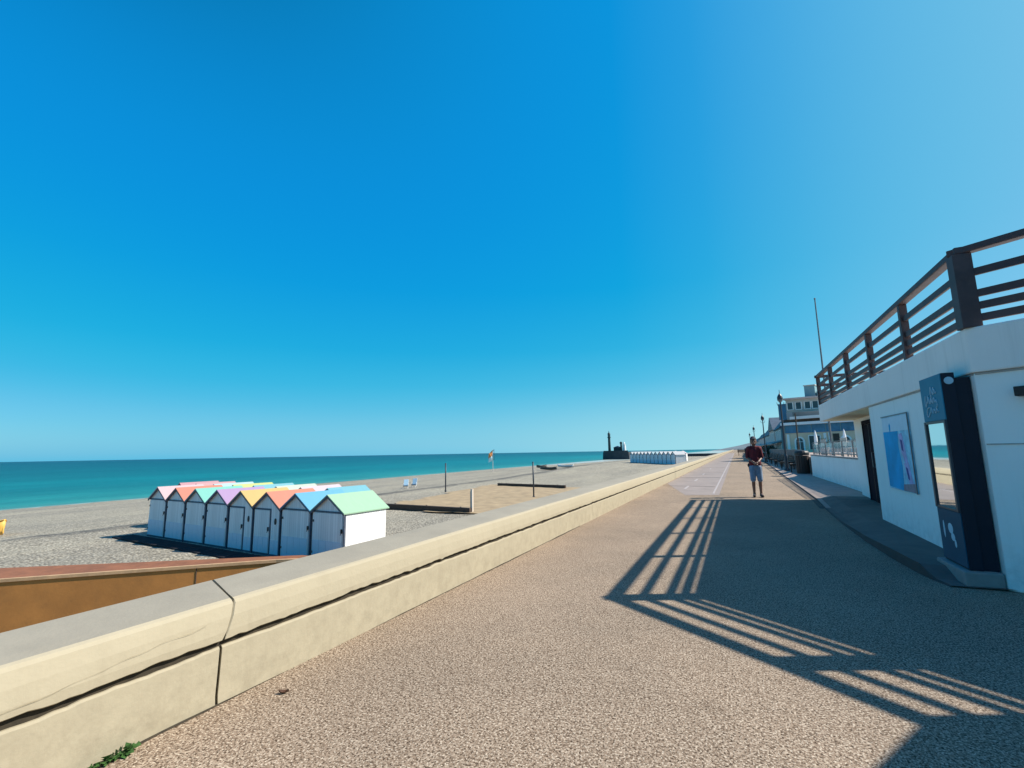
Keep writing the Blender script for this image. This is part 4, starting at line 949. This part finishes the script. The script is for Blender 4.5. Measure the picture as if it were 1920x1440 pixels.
# parked dark clutter near the houses: planters with shrubs
def shrub(loc, s, label, seed):
    t = thing('shrub', label, 'plant', loc, 0, 'shrubs in planters along the far promenade'); rn = random.Random(seed); b = MB()
    for i in range(220):
        a, u, r = rn.uniform(0, 2*pi), rn.uniform(-1, 1), rn.uniform(.3, 1)**.5; c = Vector((cos(a)*(1-u*u)**.5*r*.55, sin(a)*(1-u*u)**.5*r*.55, .95+u*r*.5))*s
        d1_ = Vector((rn.uniform(-1, 1), rn.uniform(-1, 1), rn.uniform(-.5, 1))).normalized()*.12*s; d2_ = d1_.orthogonal().normalized()*.05*s
        b.add([c-d1_, c+d2_, c+d1_, c-d2_], [(0, 1, 2, 3)])
    b.build('foliage', M['leaf_dark'], t); MB().box(-.42*s, .42*s, -.42*s, .42*s, 0, .5*s).build('planter', M['timber'], t, bevel=.02)
shrub((3.9, 66.0, .12), 1.2, 'dark shrub in a planter before the teal house', 1); shrub((4.3, 75, .12), 1.2, 'dark shrub in a planter between the second and third street lamps', 2); shrub((4.5, 90, .12), 1.3, 'dark shrub in a planter before the long teal house', 3)

# ------------------------------------------------------------------ pier, lighthouse, headland
pr = thing('pier', 'long dark stone pier ending at the harbour mouth', 'pier', (0, 0, 0))
MB().prism([(-81, -6), (-80.4, .7), (-63.6, .7), (-63, -6)], 312, 326, 'y').build('pier_head', M['pier'], pr); MB().box(-63.3, 6, 316, 321, -6, -1.0).build('arm', M['pier'], pr)
MB().box(-80.2, -64, 312.2, 312.6, .71, 1.7).build('parapet', M['pier'], pr)
lt = thing('lighthouse', 'tall slender dark lighthouse tower on the pier head', 'lighthouse', (-77.4, 318, .7))
MB().lathe([(1.35, 0), (1.25, .6), (.95, .8), (.80, 9.6)], n=14).build('tower', M['tower_dark'], lt); MB().lathe([(1.15, 9.6), (1.2, 9.9), (1.2, 10.1)], n=14).build('gallery', M['tower_dark'], lt)
MB().lathe([(.9, 10.1), (.9, 12.0)], n=12).build('lantern', M['dark_glass'], lt); MB().lathe([(1.05, 12.0), (.8, 12.7), (.25, 13.3), (.08, 14.4)], n=12).build('cap', M['tower_dark'], lt)
t = thing('signal_house', 'dark low signal house with small mast tower on the pier head', 'building', (-72, 318, .7)); MB().box(-2.2, 2.2, -2, 2, 0, 3.2).build('wall', M['tower_dark'], t); MB().add([(-2.4, -2.2, 3.2), (2.4, -2.2, 3.2), (2.4, 2.2, 3.2), (-2.4, 2.2, 3.2), (0, 0, 4.2)], [(0, 1, 4), (1, 2, 4), (2, 3, 4), (3, 0, 4), (0, 3, 2, 1)]).build('roof', M['slate'], t); MB().lathe([(.7, 0), (.6, 5.5), (.9, 5.6), (.9, 6.4), (.1, 7.0)], (2.6, -.5), 10).build('mast_tower', M['tower_dark'], t)
t = thing('beacon_tower', 'small white beacon tower beside the dark signal house on the pier', 'tower', (-67.3, 317, .7)); MB().lathe([(1.25, 0), (1.05, 4.6), (1.2, 4.7), (1.2, 5.0)], n=12).build('tower', M['boat_white'], t); MB().lathe([(.6, 5.0), (.6, 6.0), (.1, 6.7)], n=10).build('lantern', M['boat_white'], t); MB().lathe([(1.7, -.7), (1.7, .1)], n=12).build('base', M['boat_white'], t)
xs = steps((-120, 1500, 60)); b = grid(xs, steps((1900, 2900, 90)), lambda x, y: -8+min(1, (y-1900)/180.)*max(0, min(1, (x+90)/250.))**.8*46*(1+.12*nz(x*.006, y*.004))+(10*nz(x*.012, y*.01) if x > 0 else 0)+max(0, x-150)*.05)
tag(b.build('hills', M['hill'], smooth=True), kind='structure')

# ------------------------------------------------------------------ the man
man = thing('person', 'man in maroon T-shirt and grey blue shorts walking with hands clasped and head bowed', 'person', (.50, 16.75, 0), R(4)); man.scale = (.97, 1.0, 1.05)
b = MB()
sh, el, wr = (.18, .0, 1.43), (.205, .03, 1.15), (.075, -.205, 1.035)
b.limb((0, 0, .93), (0, .005, 1.12), .135, .125, .75); b.limb((0, .005, 1.12), (0, 0, 1.34), .13, .155, .72); b.limb((-.13, 0, 1.42), (.13, 0, 1.42), .075, .075); b.limb((0, 0, 1.40), (0, -.03, 1.55), .068, .058)
b.limb((0, -.045, 1.60), (0, -.04, 1.68), .083, .092, 1.1)          # skull, bowed forward
b.limb((0, -.09, 1.575), (0, -.085, 1.60), .045, .055)                # jaw
b.limb((0, -.148, 1.632), (0, -.168, 1.605), .009, .015); b.limb((-.022, -.142, 1.572), (.022, -.142, 1.572), .010, .010)   # nose, mouth
for s in (-1, 1):
    b.ball((s*.09, -.03, 1.63), .028, .4, .8, 1.2); b.limb((s*.015, -.137, 1.66), (s*.055, -.125, 1.662), .010, .009)   # ear, brow
    f = lambda p: (p[0]*s, p[1], p[2])
    b.limb(f(sh), f(el), .053, .041); b.limb(f(el), f(wr), .041, .028)
    b.limb(f((.075, -.205, 1.035)), f((.03, -.235, .985)), .031, .033, .7)     # palm
    k0 = [(.045, -.252, 1.005), (.030, -.262, .995), (.015, -.264, .980), (.008, -.256, .962)]; ln = [.036, .042, .040, .030]
    for i, (p, L) in enumerate(zip(k0, ln)):                                  # fingers curl round the other hand
        p = Vector(f(p)) + Vector((0, -.004*(s+1), .008*s)); q = p+Vector((-s*L, -.012, -.012)); r_ = q+Vector((-s*L*.55, .018, -.010)); tt = r_+Vector((-s*.008, .020, -.002))
        b.limb(p, q, .0095, .0085); b.limb(q, r_, .0085, .0078); b.limb(r_, tt, .0078, .0065)
    p = Vector(f((.055, -.215, 1.015))); q = p+Vector((-s*.028, -.042, .012)); b.limb(p, q, .011, .0095); b.limb(q, q+Vector((-s*.026, -.012, -.004)), .0095, .008)   # thumb
    dxl = -.012 if s < 0 else .02
    hp, kn, an = (.085*s, 0, .90), (.082*s+dxl, -.03 if s < 0 else .0, .50), (.07*s+dxl*1.8, .03 if s < 0 else .05, .09)
    b.limb(hp, kn, .088, .056); b.limb(kn, (kn[0]*.5+an[0]*.5, kn[1]*.5+an[1]*.5+.02, .34), .054, .054); b.limb((kn[0]*.5+an[0]*.5, kn[1]*.5+an[1]*.5+.02, .34), an, .053, .036)
    b.limb(an, (an[0]+s*.02, an[1]-.14, .045), .036, .032)
remesh(b, 'body', M['skin'], man, .0065, 3)
b = MB()
b.limb((-.055, 0, .985), (.055, 0, .985), .125, .125, .85); b.limb((-.045, 0, 1.0), (-.02, .005, 1.12), .140, .150, .80); b.limb((.045, 0, 1.0), (.02, .005, 1.12), .140, .150, .80); b.limb((0, .005, 1.12), (0, 0, 1.34), .150, .166, .74); b.limb((-.135, 0, 1.415), (.135, 0, 1.415), .092, .092)
b.limb((0, 0, 1.43), (0, -.012, 1.475), .085, .070)
for s in (-1, 1): b.limb((s*.165, 0, 1.425), (s*.205, .02, 1.19), .070, .062)
shirt = remesh(b, 'shirt', M['shirt'], man, .012, 4)
b = MB(); 
for s in (-1, 1): b.limb((s*.045, -.115, 1.478), (s*.10, .0, 1.505), .012, .012)
remesh(b, 'collar', M['shirt'], man, .006, 2)
b = MB(); b.limb((-.05, 0, .875), (.05, 0, .875), .128, .128, .85)
for s in (-1, 1):
    dxl = -.012 if s < 0 else .02
    b.limb((s*.085, 0, .86), (s*.085+dxl, -.03 if s < 0 else 0, .52), .105, .086)
remesh(b, 'shorts', M['shorts'], man, .012, 3)
b = MB()
for s in (-1, 1): b.limb((s*.15, .03, .90), (s*.16, .02, .75), .050, .034, 1.2)
b.limb((-.15, .06, .93), (.15, .06, .93), .075, .075, .8)
remesh(b, 'waist_layer', M['black_cloth'], man, .012, 3)  # dark layer around the hips, below the shirt hem
b = MB(); b.limb((0, -.03, 1.69), (0, -.02, 1.70), .098, .096, 1.12); b.ball((0, -.12, 1.715), .075, 1.0, 1.0, .20)
remesh(b, 'cap', M['hair'], man, .008, 2)
for s in (-1, 1):
    MB().ball((s*.034, -.128, 1.645), .011, n=10, m=8).build('eye', M['eye'], man, smooth=True)
    dxl = -.012 if s < 0 else .02; ax, ay = .07*s+dxl*1.8, .03 if s < 0 else .05
    b = MB(); b.limb((ax, ay+.02, .05), (ax+s*.02, ay-.16, .04), .046, .042); b.limb((ax, ay, .06), (ax, ay, .11), .044, .043)
    b.v = [(v[0], v[1], max(.0, v[2])) for v in b.v]
    sh_ = remesh(b, 'shoe', M['black_cloth'], man, .008, 2)
print('objects', len(bpy.data.objects))
